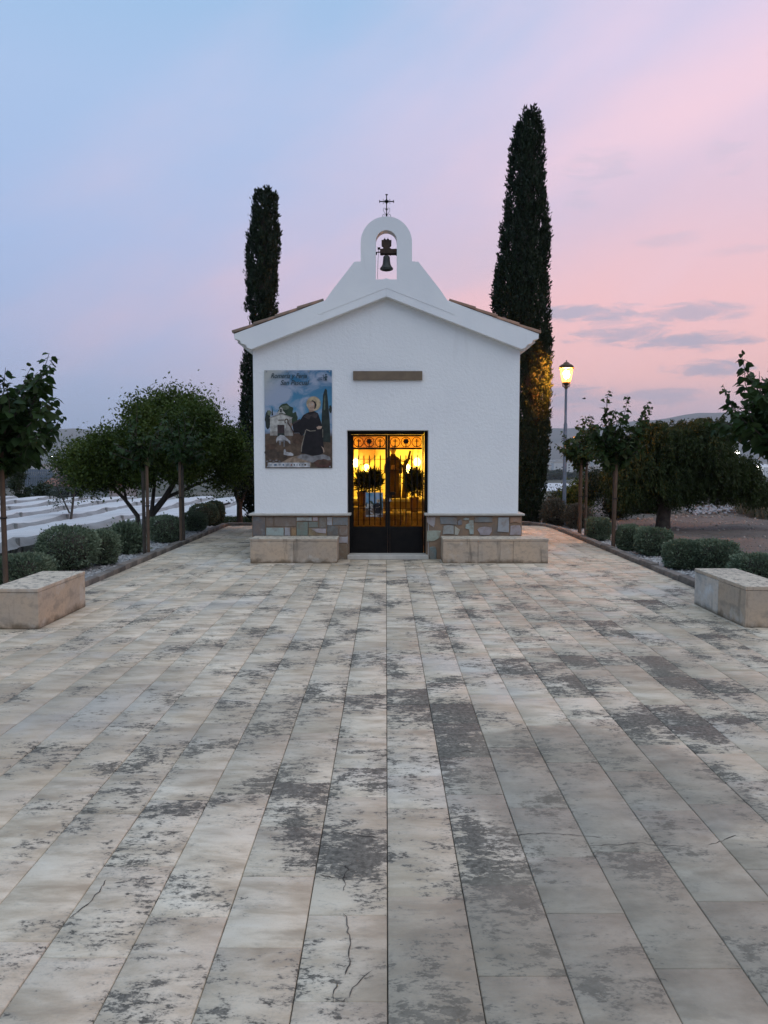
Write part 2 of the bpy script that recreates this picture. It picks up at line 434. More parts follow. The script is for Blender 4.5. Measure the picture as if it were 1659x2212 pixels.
co = k.n('ShaderNodeNewGeometry').outputs['Position']
px_, py_, pz_ = k.sep(co)
dirt = k.mix(k.smooth(k.noise(co, .8, 7, .65), .35, .65), (.108, .092, .080), (.155, .135, .116))
dirt = k.mix(k.smooth(k.noise(co, 9, 5, .7), .55, .72), dirt, (.22, .195, .17))
dirt = k.mix(k.m('MULTIPLY', k.smooth(k.noise(co, 1.6, 5, .6), .52, .68), .7), dirt, (.085, .075, .06))
dirt = k.mix(k.m('MULTIPLY', k.smooth(py_, 24.2, 25.5), .6), dirt, (.11, .10, .09))
fields = k.ramp(k.noise(co, .012, 5, .7), [(.30, (.035, .045, .028)), (.45, (.06, .068, .045)), (.52, (.12, .11, .085)), (.60, (.045, .055, .036)), (.72, (.15, .14, .12))], 'LINEAR')
dist = k.vm('LENGTH', co)
c = k.mix(k.smooth(dist, 36, 70), dirt, fields)
c = k.mix(k.smooth(px_, -5.6, -6.4), c, k.mix(k.smooth(dist, 60, 120), (.05, .06, .03), fields))
k.put(bs.inputs['Base Color'], c); bs.inputs['Roughness'].default_value = .95
bump(k, bs, k.noise(co, 6, 8, .7), .9, .05)
me = np_mesh('ground', np.stack([GX, GY, GZ], -1).reshape(-1, 3), F, m, smooth=True)
tag(link('ground', me), kind='structure')

# hills all round the plain
na, nr = 360, 14
A = np.linspace(0, 2 * math.pi, na, endpoint=False)
def ridge(a):
    deg = np.degrees((a + math.pi) % (2 * math.pi) - math.pi)
    base = np.interp(deg, [-180, -120, -60, -27, -23, -18, -10, 0, 8, 12, 15, 18, 22, 25, 28, 34, 45, 70, 120, 180],
                     [150, 120, 140, 128, 140, 150, 128, 130, 145, 172, 150, 176, 212, 214, 196, 160, 170, 150, 130, 150])
    return base + 9 * np.sin(a * 23) + 6 * np.sin(a * 47 + 1) + 3 * np.sin(a * 101 + 2)
rad = np.linspace(2550, 4150, nr)
prof = np.interp(np.linspace(0, 1, nr), [0, .15, .55, .8, 1], [0, .12, .62, 1, .85])
V = []
for i in range(nr):
    zz = -15.5 + prof[i] * (ridge(A) + 15) * (1 + .06 * np.sin(A * 31 + i) * (i < nr - 4))
    V.append(np.stack([np.sin(A) * rad[i], np.cos(A) * rad[i], zz], -1))
V = np.concatenate(V); idx = np.arange(na * nr).reshape(nr, na)
F = np.stack([idx[:-1], np.roll(idx[:-1], -1, 1), np.roll(idx[1:], -1, 1), idx[1:]], -1).reshape(-1, 4)
M_hill = mottled('hill_scrub', (.045, .055, .035), (.11, .10, .08), .004, .95, .03, .6, 8, world=True)
tag(link('hills', np_mesh('hills', V, F, M_hill, smooth=True)), kind='structure')

# --------------------------------------------------------------- pavement of travertine strips
PX0, PX1, PY0, PY1 = -4.03, 4.10, -5.0, 19.6
W = .30
m, k, bs = material('paving_stone')
co = k.n('ShaderNodeNewGeometry').outputs['Position']
px_, py_, pz_ = k.sep(co)
tone = k.n('ShaderNodeAttribute', {'attribute_name': 'tone'}).outputs['Fac']
lich = k.n('ShaderNodeAttribute', {'attribute_name': 'lich'}).outputs['Fac']
off = k.comb(k.m('MULTIPLY', tone, 37.0), k.m('MULTIPLY', tone, 91.0), k.m('MULTIPLY', tone, 13.0))
sl = k.vm('ADD', co, off)                                    # every slab cut from another piece of stone
vein = k.noise(k.vm('MULTIPLY', sl, (1.2, 3.2, 1.0)), 2.6, 7, .62, .3)
c = k.ramp(vein, [(.32, (.40, .32, .225)), (.44, (.53, .44, .32)), (.54, (.645, .55, .415)), (.70, (.72, .635, .50))])
big = k.noise(co, .55, 4, .55)
c = k.mix(k.m('MULTIPLY', k.smooth(big, .45, .64), .55), c, (.37, .295, .205))
smear = k.noise(k.vm('MULTIPLY', k.vm('ADD', co, (3, 1, 0)), (.45, 1.3, 1.0)), 5.5, 7, .68)
c = k.mix(k.m('MULTIPLY', k.smooth(smear, .53, .66), .45), c, (.33, .275, .205))            # trodden brown-grey zones
cool = k.noise(k.vm('ADD', co, (11, 3, 0)), .8, 5, .6)
c = k.mix(k.m('MULTIPLY', k.smooth(cool, .52, .68), .5), c, (.53, .52, .48))              # bleached bluish film
tn = k.ramp(tone, [(0, (.82, .815, .80)), (.10, (.95, .945, .935)), (.5, (1, 1, 1)), (.88, (1.03, 1.03, 1.03)), (1, (1.12, 1.11, 1.10))])
c = k.mix(1.0, c, tn, 'MULTIPLY')
# lichen: clusters of dark grey specks
cl = k.noise(k.vm('MULTIPLY', k.vm('ADD', co, (5, 7, 0)), (1.0, .9, 1.0)), 2.1, 5, .62)
band = k.m('MULTIPLY', k.smooth(px_, -2.6, -.6), k.smooth(py_, 13.5, 8.5))
band = k.m('ADD', k.m('MULTIPLY', band, .045), k.m('MULTIPLY', lich, .17))
dens = k.m('ADD', k.m('SUBTRACT', cl, .50), band)
sp = k.noise(k.vm('MULTIPLY', sl, (.5, 1.0, 1.0)), 27, 8, .74)
sp2 = k.noise(k.vm('MULTIPLY', sl, (.6, 1.0, 1.0)), 90, 4, .7)
lev = k.m('ADD', k.m('ADD', k.m('MULTIPLY', sp, .68), k.m('MULTIPLY', sp2, .32)), k.m('MULTIPLY', dens, .80))
lmask = k.smooth(lev, .585, .640)
halo = k.smooth(lev, .50, .61)
c = k.mix(k.m('MULTIPLY', halo, .45), c, (.335, .305, .25))
c = k.mix(k.m('MULTIPLY', lmask, .93), c, k.mix(k.smooth(k.noise(co, 34, 5, .7), .35, .65), (.064, .057, .046), (.175, .158, .128)))
# old damp stains, each with its own ragged outline
rag = k.m('MULTIPLY', k.m('SUBTRACT', k.noise(co, 2.3, 6, .6), .5), 1.5)
acc = None
for (u, v, sx, sy, kk) in [(1290, 1690, .80, .95, .85), (1120, 2150, .55, .55, .7), (1430, 2010, .9, .55, .85), (1560, 1890, .75, .35, .75),
                           (560, 1600, .55, .9, .35), (900, 2120, .28, .45, .4), (1330, 1430, .8, .7, .4), (250, 1500, .8, .8, .3), (1180, 1320, .7, .9, .35)]:
    q_ = on(u, v)
    d = k.m('ADD', k.m('POWER', k.m('DIVIDE', k.m('SUBTRACT', px_, q_.x), sx), 2.0), k.m('POWER', k.m('DIVIDE', k.m('SUBTRACT', py_, q_.y), sy), 2.0))
    mk = k.m('MULTIPLY', k.smooth(k.m('ADD', d, rag), 1.15, .55), kk)
    acc = mk if acc is None else k.m('MAXIMUM', acc, mk)
stain = k.mix(k.smooth(k.noise(co, 7, 6, .65), .35, .65), (.17, .15, .115), (.245, .215, .165))
c = k.mix(k.m('MULTIPLY', acc, .82), c, stain)
c = k.mix(k.m('MULTIPLY', k.smooth(k.noise(co, 130, 3, .6), .55, .75), .28), c, (.25, .235, .21))
k.put(bs.inputs['Base Color'], c)
k.put(bs.inputs['Roughness'], k.m('SUBTRACT', .78, k.m('MULTIPLY', halo, -.1)))
bump(k, bs, k.m('ADD', k.m('MULTIPLY', k.noise(sl, 30, 6, .65), 1.0), k.m('MULTIPLY', lmask, -.25)), .35, .006)
M_slab = m
M_joint = mottled('joint_dirt', (.03, .026, .022), (.16, .14, .115), 1.7, .95, 60, .5, .005, world=True)
pav = MB().box(PX0, PX1, PY0, PY1, -.055, -.013).build('pavement', M_joint); tag(pav, kind='structure')
tag(pav)
dark_pts = [(880, 1505, 1), (880, 1535, .8), (885, 1568, .7), (975, 1545, .95), (990, 1590, 1), (1010, 1640, .75), (1035, 1690, .45), (1545, 1620, 1), (1215, 1468, .7), (1130, 1448, .45),
            (1300, 1440, .5), (1150, 1340, .35), (1295, 1352, .8), (1510, 1373, .8), (1510, 1495, .6), (1540, 1470, .7), (1420, 1455, .5), (1440, 1545, .5), (790, 1680, .45), (800, 1570, .4), (700, 1500, .4),
            (610, 1560, .3), (1390, 1580, .6), (1100, 1920, .35), (1060, 1800, .4), (1420, 1300, .7), (640, 1780, .3), (600, 1790, .25), (760, 1960, .3), (350, 1845, .35), (300, 1340, .4), (1350, 1420, .4), (900, 1390, .3),(870,1255,.6)]
dark_ground = [(on(x, y), v) for x, y, v in dark_pts]
joint_pts = [on(780, 1721), on(760, 1976), on(730, 2163), on(660, 1893), on(560, 2047), on(440, 1937), on(560, 1716), on(320, 1981), on(430, 1727),
             on(900, 1936), on(1080, 1912), on(1060, 1715), on(1230, 1973), on(1100, 2108), on(1180, 1745), on(880, 1488), on(880, 1522), on(885, 1575)]
edges = [PX0] + [i * W for i in range(-13, 14)] + [PX1]
slabs = []                                                   # x0,x1,y0,y1
for a, b in zip(edges[:-1], edges[1:]):
    y = PY0 + random.uniform(0, .5)
    fixed = sorted(p.y for p in joint_pts if a < p.x < b)
    ys = [PY0]
    while y < PY1 - .25:
        nx_ = [f for f in fixed if ys[-1] + .2 < f < y + .28]
        if nx_: y = nx_[0]
        ys.append(y); y += random.choice([.4, .5, .6, .6, .8, .8, 1.0]) * random.uniform(.92, 1.08)
    ys.append(PY1)
    for y0, y1 in zip(ys[:-1], ys[1:]):
        if y0 > 13.2 and y1 < 19.1 and a > -2.1 and b < 2.1: continue
        slabs.append((a, b, y0, y1))
def slab_data(s_):
    a, b, y0, y1 = s_
    l = max(0, random.gauss(.0, .07))
    for p, v in dark_ground:
        if a - .01 < p.x < b + .01 and y0 - .02 < p.y < y1 + .02: l = max(l, v)
    return random.random(), l
def slab_geo(s_, local=False):
    a, b, y0, y1 = s_; gpx, ch = .0021, .003
    cx_, cy_ = (a + b) / 2, (y0 + y1) / 2
    hx, hy = (b - a) / 2 - gpx, (y1 - y0) / 2 - .0010
    dz1 = random.uniform(-.0018, .0018); tx, ty = random.uniform(-.004, .004), random.uniform(-.003, .003)
    P = []
    for ins, z in ((0, -.04), (0, -ch), (ch, 0)):
        for sx, sy in ((-1, -1), (1, -1), (1, 1), (-1, 1)):
            x, y = sx * (hx - ins), sy * (hy - ins)
            P.append((x + (0 if local else cx_), y + (0 if local else cy_), z + dz1 + x * tx + y * ty))
    Fs = [(8, 9, 10, 11)] + [(r_ * 4 + i, r_ * 4 + (i + 1) % 4, r_ * 4 + 4 + (i + 1) % 4, r_ * 4 + 4 + i) for r_ in (0, 1) for i in range(4)]
    return P, Fs, (cx_, cy_)
def shown(s_):
    a, b, y0, y1 = s_; d = y0
    if y1 < 2.05: return -1
    if min(abs(a), abs(b)) > .52 * y1 + .1: return -1
    return (b - a) * (y1 - y0) / max(d, 1.8) ** 3
order = sorted(range(len(slabs)), key=lambda i: -shown(slabs[i]))
near = set(order[:300])
fv, ff, ft, fl = [], [], [], []
for i, s_ in enumerate(slabs):
    tn_, li_ = slab_data(s_)
    if i in near:
        P, Fs, (cx_, cy_) = slab_geo(s_, True)
        me = np_mesh('paving_slab', np.array(P), np.array(Fs), M_slab, {'tone': [tn_] * len(Fs), 'lich': [li_] * len(Fs)})
        link('paving_slab', me, pav, (cx_, cy_, 0))
    else:
        P, Fs, _ = slab_geo(s_); b0 = len(fv); fv += P; ff += [tuple(q + b0 for q in f_) for f_ in Fs]; ft += [tn_] * len(Fs); fl += [li_] * len(Fs)
tag(link('far_paving', np_mesh('far_paving', np.array(fv), np.array(ff), M_slab, {'tone': ft, 'lich': fl}), pav), kind='stuff')
# cracks: narrow dirt-filled grooves wandering over two or three slabs
def ribbon(pts, w0):
    mb = MB(); Q = [on(*p) for p in pts]; P = []
    for a_, b_ in zip(Q[:-1], Q[1:]):
        m_ = max(2, int((b_ - a_).length / .018))
        for i in range(m_): P.append(a_.lerp(b_, i / m_) + Vector((random.gauss(0, .0032), random.gauss(0, .0032), 0)))
    P.append(Q[-1]); n = len(P)
    L, Rr = [], []
    for i in range(n):
        d = (P[min(i + 1, n - 1)] - P[max(i - 1, 0)]).normalized(); s_ = Vector((-d.y, d.x, 0)); wd = w0 * random.uniform(.15, 1.15) * (.3 if i in (0, n - 1) else 1)
        L.append(P[i] + s_ * wd + Vector((0, 0, .0026))); Rr.append(P[i] - s_ * wd + Vector((0, 0, .0026)))
    mb.add(L + Rr, [(i, i + 1, n + i + 1, n + i) for i in range(n - 1)])
    return mb
for pts in ([(747, 1868), (750, 1878), (741, 1893), (744, 1905), (742, 1925)], [(740, 1975), (748, 1998), (756, 2030), (757, 2060), (754, 2085), (745, 2108)],
            [(724, 2160), (745, 2162), (752, 2155), (765, 2135), (788, 2112), (806, 2096)], [(717, 2164), (722, 2140), (728, 2122)],
            [(690, 1890), (740, 1898), (775, 1890)], [(1100, 1806), (1180, 1800), (1260, 1807), (1300, 1809)], [(1270, 1828), (1340, 1825), (1380, 1821), (1420, 1829), (1500, 1828)],
            [(1530, 1826), (1560, 1817), (1590, 1805)], [(735, 1795), (775, 1806), (830, 1810)], [(230, 1900), (200, 1945), (150, 1985)], [(965, 1630), (1010, 1622), (1060, 1632)]):
    ribbon(pts, .0026).build('crack', M_joint, pav)

# kerbs of small stone blocks along both planting beds
def kerb(pts):
    root = tag(thing('kerb', None, None), kind='structure')
    P = [Vector(p) for p in pts]
    seg = 0; blocks = 0
    for a, b in zip(P[:-1], P[1:]):
        L = (b - a).length; n = max(1, round(L / .55))
        for i in range(n):
            c0 = a.lerp(b, (i + .5) / n); l = L / n - .012
            ang = math.atan2((b - a).y, (b - a).x)
            h = .075 + random.uniform(-.008, .010)
            o = MB().box(-l / 2, l / 2, -.065, .065, -.10, h).build('kerb_stone', M_kerb, root, bevel=.012)
            o.location = (c0.x + random.uniform(-.006, .006), c0.y, random.uniform(-.004, .004)); o.rotation_euler = (random.uniform(-.03, .03), random.uniform(-.01, .01), ang + random.uniform(-.012, .012))
    return root
kerb([(-4.105, 3.5, 0), (-4.105, 19.6, 0)])
kerb([(4.175, 3.5, 0), (4.175, 18.6, 0), (4.08, 19.4, 0), (3.80, 20.0, 0), (3.2, 20.3, 0)])
kerb([(-4.105, 19.68, 0), (-2.2, 19.68, 0)])
# grit beds behind the kerbs + loose pale gravel on them
def bed(x0, x1, y0, y1, where):
    tag(MB().box(x0, x1, y0, y1, -.2, -.012).build('planting_bed', M_grit), kind='structure')
    n = 5200
    P = np.stack([rng.uniform(x0 + .03, x1 - .05, n), y0 + (y1 - y0) * rng.random(n), np.full(n, -.012)], -1)
    oct_v = np.array([(1, 0, 0), (0, 1, 0), (-1, 0, 0), (0, -1, 0), (0, 0, .8), (0, 0, -.5)], float)
    oct_f = np.array([(0, 1, 4), (1, 2, 4), (2, 3, 4), (3, 0, 4)])
    D = unit(rng.normal(size=(n, 3)) * (1, 1, .25)); X, Y_, Z = frame(D, np.array([0, 0, 1.0]) + rng.normal(size=(n, 3)) * .3)
    S = rng.uniform(.012, .038, n)
    V, F_ = scatter(oct_v, oct_f, P, X, Y_, Z, S, S * rng.uniform(.6, 1, n))
    return tag(link('gravel', np_mesh('gravel', V, F_, M_gravelstone)), 'pale loose gravel spread under the clipped shrubs ' + where, 'gravel', kind='stuff')
bed(-5.75, -4.175, 3.5, 19.6, 'beside the white netted field'); bed(4.245, 5.9, 3.5, 19.3, 'beside the bare dirt lot')
# =================================================================== CHAPEL
YW = 13.1                                     # front face of the chapel
chapel = thing('chapel', 'small white plastered chapel with bell gable, iron doors and stone plinth', 'chapel', (0, YW, 0))
def C(mb, name, mats, parent=None, **kw):
    """build in world coordinates, then hang on the chapel root"""
    o = mb.build(name, mats, parent or chapel, **kw)
    off = Vector((0, YW, 0)) if parent is None or parent is chapel or parent.parent is chapel else Vector((0, 0, 0))
    if parent is None: o.location = (0, -YW, 0)
    return o
DX0, DX1, DZ = -.665, .712, 2.19              # door opening
YD = 13.33                                    # door leaves
wall = MB()
wall.prism([(-2.25, 0), (DX0, 0), (DX0, DZ), (DX1, DZ), (DX1, 0), (2.25, 0), (2.25, 3.55), (0, 4.41), (-2.25, 3.55)], YW, 13.45)
wall.box(-2.25, -2.0, 13.45, 18.75, 0, 3.55); wall.box(2.0, 2.25, 13.45, 18.75, 0, 3.55)
wall.prism([(-2.25, 0), (2.25, 0), (2.25, 3.55), (0, 4.41), (-2.25, 3.55)], 18.75, 19.0)
C(wall, 'wall', M_plaster, bevel=.012, seg=3)
# raking cornice: smooth white band along the gable, stepped at its ends
zr = lambda x: 3.79 + (4.70 - 3.79) * (1 - abs(x) / 2.535)
rk = MB()
rk.prism([(-2.535, 3.785), (-2.53, 3.70), (-2.44, 3.675), (-2.42, 3.625), (-2.34, 3.60), (-2.32, 3.555), (-2.25, 3.53), (0, 4.395), (0, 4.695)], 12.96, 13.099)
rk.prism([(0, 4.695), (0, 4.395), (2.25, 3.53), (2.32, 3.555), (2.34, 3.60), (2.42, 3.625), (2.44, 3.675), (2.53, 3.70), (2.535, 3.785)], 12.96, 13.099)
C(rk, 'raking_cornice', M_smooth, bevel=.006)
for s_ in (-1, 1):
    ec = MB()
    for xo, z0, z1 in ((2.33, 3.52, 3.585), (2.42, 3.585, 3.655), (2.50, 3.655, 3.735)):
        x0, x1 = sorted((s_ * 2.2, s_ * xo)); ec.box(x0, x1, 13.103, 19.05, z0, z1)
    C(ec, 'eaves_cornice', M_smooth)

# roof: deck, barrel tiles; the tiles of the two front verges are built one by one
roof = MB()
roof.prism([(-2.52, 3.74), (2.52, 3.74), (2.52, 3.765), (0, 4.665), (-2.52, 3.765)], 13.103, 19.1)
roof_o = C(roof, 'roof', M_smooth)
def tile_geo(L=.46, r=.085, th=.016, n=7, flip=False):
    v, f = [], []
    for j, (x, rr) in enumerate(((0, r), (L, r * .84))):
        for q in (rr, rr - th):
            for i in range(n):
                a = math.pi * i / (n - 1); v.append((x, math.cos(a) * q, math.sin(a) * q * (-.7 if flip else .75)))
    for i in range(n - 1):
        f += [(i, i + 1, 2 * n + i + 1, 2 * n + i), (n + i + 1, n + i, 3 * n + i, 3 * n + i + 1), (i + 1, i, n + i, n + i + 1), (2 * n + i, 2 * n + i + 1, 3 * n + i + 1, 3 * n + i)]
    f += [(0, 2 * n, 3 * n, n), (n - 1, 2 * n - 1, 4 * n - 1, 3 * n - 1)]
    return v, f
tv_, tf_ = tile_geo()
tile_me = MB().add(tv_, tf_).mesh('roof_tile', M_tile); tile_me.polygons.foreach_set('use_smooth', [True] * len(tile_me.polygons)); tile_me.set_sharp_from_angle(angle=R(50))
slope = math.atan2(4.70 - 3.79, 2.535)
far_tiles = MB()
for s_ in (-1, 1):
    for row in range(7):
        d0 = .0 + row * .385                                     # distance up the slope from the eaves
        for colm in range(31):
            y = 13.03 + colm * .199
            rot = Matrix.Rotation(0 if s_ < 0 else math.pi, 4, 'Z') @ Matrix.Rotation(-slope + .03, 4, 'Y')
            px0 = -2.56 + d0 * math.cos(slope); pz0 = 3.785 + d0 * math.sin(slope) + .005 + random.uniform(-.004, .006)
            Mx = Matrix.Translation((s_ * -px0 if s_ > 0 else px0, y, pz0)) @ rot @ Matrix.Rotation(random.uniform(-.02, .02), 4, 'Z')
            inner_ = abs(px0) < 1.32
            if inner_ and colm < 2: continue
            if colm == 0:
                o = link('roof_tile', tile_me, roof_o); o.matrix_local = Mx
            else:
                far_tiles.add([Mx @ Vector(p) for p in tv_], tf_)
ft_ = C(far_tiles, 'roof_tiling', M_tile, roof_o, smooth=50); ft_.location = (0, 0, 0); tag(ft_, kind='stuff')
# bell gable with its arched opening
def arc(cx_, cz_, r, a0, a1, n): return [(cx_ + r * math.cos(a0 + (a1 - a0) * i / n), cz_ + r * math.sin(a0 + (a1 - a0) * i / n)) for i in range(n + 1)]
bgm = MB()
right = [(0, 4.56), (1.14, 4.12), (1.155, 4.225), (1.08, 4.285), (.99, 4.40), (.90, 4.53), (.545, 4.975), (.535, 4.99), (.428, 4.995)] + arc(0, 5.30, .428, 0, math.pi / 2, 14) + \
        arc(0, 5.33, .175, math.pi / 2, 0, 10) + [(.178, 4.70), (0, 4.70)]
sg = lambda P: [(x * .990, 1.72 + (z - 1.72) * .990) for x, z in P]
bgm.prism(sg(right), 12.955, 13.16)
left_ = [(-x, z) for x, z in reversed(right)]
bgm.prism(sg(left_), 12.955, 13.16)
bell_gable = C(bgm, 'bell_gable', M_smooth)
# cross on the gable
crs = MB(); x0, yb = .004, 13.07
crs.tube([(x0, yb, 5.70), (x0, yb, 6.075)], .008, 8)
crs.tube([(-.112, yb, 5.963), (.120, yb, 5.963)], .009, 8)
crs.box(x0 - .014, x0 + .014, yb - .014, yb + .014, 5.72, 5.765); crs.box(x0 - .013, x0 + .013, yb - .013, yb + .013, 5.825, 5.845)
crs.box(x0 - .028, x0 + .028, yb - .012, yb + .012, 5.945, 5.982); crs.box(x0 - .012, x0 + .012, yb - .012, yb + .012, 5.925, 6.0)
for ex in (-.112, .120): crs.box(ex - .007, ex + .007, yb - .009, yb + .009, 5.943, 5.983)
crs.box(x0 - .020, x0 + .020, yb - .009, yb + .009, 6.065, 6.080)
cross = C(crs, 'cross', M_iron)
for s_ in (-1, 1):
    for pts_, r_ in ([(( .010, 5.745), (.030, 5.775), (.050, 5.81), (.056, 5.835), (.046, 5.855), (.028, 5.858), (.016, 5.845), (.022, 5.828), (.030, 5.834)), .0045],
                     [((.064, 5.718), (.066, 5.742), (.050, 5.757), (.036, 5.748), (.032, 5.735)), .005],
                     [[(u, 5.963 + z) for u, z in ((.015, .012), (.035, .016), (.056, .018), (.060, .032), (.050, .038), (.044, .030))], .0035],
                     [[(u, 5.963 - z) for u, z in ((.015, .012), (.035, .016), (.056, .018), (.060, .032), (.050, .038), (.044, .030))], .0035]):
        sc_o = C(MB().tube([(x0 + s_ * u, yb, z) for u, z in pts_], r_, 6), 'scroll', M_grey_iron, cross, smooth=40); sc_o.location = (0, 0, 0)

# stone plinth either side of the door
pl = MB()
pl.box(-2.285, -.672, 13.045, 13.098, 0, .745); pl.box(.722, 2.305, 13.045, 13.098, 0, .745)
pl.box(-2.285, -2.252, 13.1, 19.0, 0, .745); pl.box(2.252, 2.305, 13.1, 19.0, 0, .745)
pl.box(DX0, DX0 + .028, 13.1, 13.30, 0, .74); pl.box(DX1 - .028, DX1, 13.1, 13.30, 0, .74)
M_mortar = mottled('tan_mortar', (.29, .19, .12), (.23, .165, .115), 6, .95, 50, .6, .008, (.17, .14, .115), 2.5)
plinth = C(pl, 'plinth', M_mortar)
m, k, bs = material('facing_slate')
co = k.n('ShaderNodeNewGeometry').outputs['Position']
oc = k.n('ShaderNodeObjectInfo').outputs['Color']
c = k.mix(k.m('MULTIPLY', k.smooth(k.noise(co, 7, 6, .65), .42, .66), .55), oc, (.20, .135, .09))
c = k.mix(k.m('MULTIPLY', k.smooth(k.noise(co, 16, 5, .6), .5, .7), .3), c, (.32, .325, .31))
k.put(bs.inputs['Base Color'], c); bs.inputs['Roughness'].default_value = .75
bump(k, bs, k.noise(co, 28, 6, .65), .6, .012); M_slate = m
DKS, GRY, LGT, BRN, TAN = (.125, .13, .125), (.20, .20, .19), (.35, .345, .325), (.19, .15, .115), (.30, .195, .115)
def stone(pts, colr, th):
    n = len(pts); cx_ = sum(p[0] for p in pts) / n; cz_ = sum(p[1] for p in pts) / n
    mb = MB(); y0, y1 = 13.052, 13.044 - th
    P = [(p[0] - cx_, p[1] - cz_) for p in pts]
    if sum(P[i][0] * P[(i + 1) % n][1] - P[(i + 1) % n][0] * P[i][1] for i in range(n)) < 0: P.reverse()
    ins = [(x * (1 - .006 / max(.03, abs(x) + .01)), z * (1 - .006 / max(.03, abs(z) + .01))) for x, z in P]
    V = [(x, 0, z) for x, z in P] + [(x, y1 - y0 + .005, z) for x, z in P] + [(x, y1 - y0, z) for x, z in ins]
    Fs = [tuple(range(2 * n, 3 * n))] + [(r_ * n + i, r_ * n + (i + 1) % n, (r_ + 1) * n + (i + 1) % n, (r_ + 1) * n + i) for r_ in (0, 1) for i in range(n)]
    mb.add(V, Fs); o = mb.build('stone', M_slate, plinth)
    o.location = (cx_, y0, cz_); o.color = (*[c_ * random.uniform(.88, 1.12) for c_ in colr], 1)
def cropL(x, y): p = at((950 + .27125 * x) / 1.8228, (1990 + .27125 * y) / 1.8228, 13.03); return p.x, p.z
def cropR(x, y): p = at((1660 + .3255 * x) / 1.8228, (1990 + .3255 * y) / 1.8228, 13.03); return p.x, p.z
for x0_, y0_, x1_, y1_, cc in [(168, 165, 350, 445, DKS), (357, 170, 466, 312, BRN), (472, 168, 797, 312, BRN), (802, 170, 1026, 228, LGT), (1035, 170, 1116, 228, LGT), (802, 236, 966, 445, GRY),
                           (973, 236, 1116, 325, GRY), (1122, 170, 1235, 330, BRN), (1240, 170, 1322, 292, LGT), (1328, 170, 1550, 292, GRY), (360, 320, 618, 445, LGT), (625, 320, 714, 445, LGT), (720, 320, 797, 445, TAN),
                           (973, 332, 1237, 445, TAN), (1242, 298, 1412, 445, DKS), (1420, 298, 1550, 445, BRN), (1400, 452, 1550, 552, LGT), (1400, 558, 1550, 785, BRN),
                           (168, 452, 420, 600, GRY), (428, 452, 700, 640, DKS), (708, 452, 1000, 600, GRY), (1008, 452, 1392, 640, BRN)]:
    j = lambda: random.uniform(-5, 5)
    a, b, c_, d = (x0_ + 3, y1_ - 3), (x1_ - 3, y1_ - 3), (x1_ - 3, y0_ + 3), (x0_ + 3, y0_ + 3)
    pts = []
    for p, q in ((a, b), (b, c_), (c_, d), (d, a)):
        pts.append((p[0] + j() * .5, p[1] + j() * .5)); pts.append(((p[0] + q[0]) / 2 + j() * .7, (p[1] + q[1]) / 2 + j() * .7))
    stone([cropL(*p) for p in pts], cc, random.uniform(.010, .022))
stone([cropL(1015, 338), cropL(1232, 336), cropL(1228, 408), cropL(1100, 395)], LGT, .028)
for poly, cc in [([(64, 140), (168, 140), (165, 215), (150, 265), (110, 245), (64, 205)], LGT), ([(222, 140), (340, 140), (430, 140), (425, 235), (345, 230), (230, 225)], GRY),
                 ([(437, 195), (470, 168), (490, 190), (488, 235), (440, 240)], GRY), ([(495, 170), (530, 147), (575, 155), (578, 175), (530, 182)], LGT),
                 ([(265, 250), (320, 238), (388, 245), (390, 350), (300, 345), (255, 352)], LGT), ([(400, 250), (465, 295), (440, 360), (400, 360)], LGT),
                 ([(575, 180), (630, 180), (630, 350), (585, 350), (575, 292), (527, 280), (535, 235), (572, 215)], LGT), ([(640, 142), (750, 138), (858, 142), (858, 205), (640, 205)], GRY),
                 ([(675, 295), (700, 268), (770, 258), (848, 268), (850, 315), (820, 362), (715, 362)], LGT), ([(930, 145), (1058, 145), (1056, 328), (985, 322), (918, 318), (925, 220)], LGT),
                 ([(1070, 142), (1203, 142), (1203, 222), (1130, 200), (1068, 215)], TAN), ([(1078, 250), (1130, 240), (1188, 242), (1205, 280), (1205, 360), (1068, 360)], LGT),
                 ([(64, 308), (150, 304), (233, 308), (220, 395), (150, 432), (64, 438)], LGT), ([(95, 510), (130, 498), (165, 502), (182, 545), (180, 655), (95, 655)], GRY),
                 ([(300, 380), (520, 385), (510, 520), (310, 510)], GRY), ([(600, 385), (900, 380), (880, 520), (620, 500)], LGT)]:
    stone([cropR(*p) for p in poly], cc, random.uniform(.010, .020))
cp = MB()
cp.box(-2.33, -.60, 12.985, 13.30, .752, .785); cp.box(.648, 2.345, 12.985, 13.30, .752, .785)
cp.box(-2.33, -2.25, 13.30, 19.05, .752, .785); cp.box(2.25, 2.345, 13.30, 19.05, .752, .785)
C(cp, 'plinth_cap', M_cap, bevel=.006)
th_ = MB().box(-.66, .72, 12.985, 13.52, 0.001, .075); C(th_, 'threshold', M_cap, bevel=.008)

# doors: black steel frame and two glazed, barred leaves
def dz(x, y, Y=YD): p = at((1320 + .25316 * x) / 1.8228, (1660 + .25316 * y) / 1.8228, Y); return p.x, p.z
fr = MB()
def rect(mb, x0, y0, x1, y1, d0, d1, mi=0):
    a = dz(x0, y1); b = dz(x1, y0); mb.box(min(a[0], b[0]), max(a[0], b[0]), d0, d1, min(a[1], b[1]), max(a[1], b[1]), mi)
rect(fr, 196, 138, 249, 2048, YD - .04, YD + .03); rect(fr, 1380, 138, 1440, 2048, YD - .04, YD + .03); rect(fr, 250, 138, 1380, 200, YD - .04, YD + .03)
C(fr, 'door_frame', M_iron)
jb = MB(); jb.box(DX0, -.64, 13.1 + .205, YD + .06, .76, DZ); jb.box(.69, DX1, 13.305, YD + .06, .76, DZ); jb.box(-.64, .69, 13.305, YD + .06, DZ - .03, DZ)
C(jb, 'door_lining', M_cap)
glass_m, k, bs = material('door_glass')
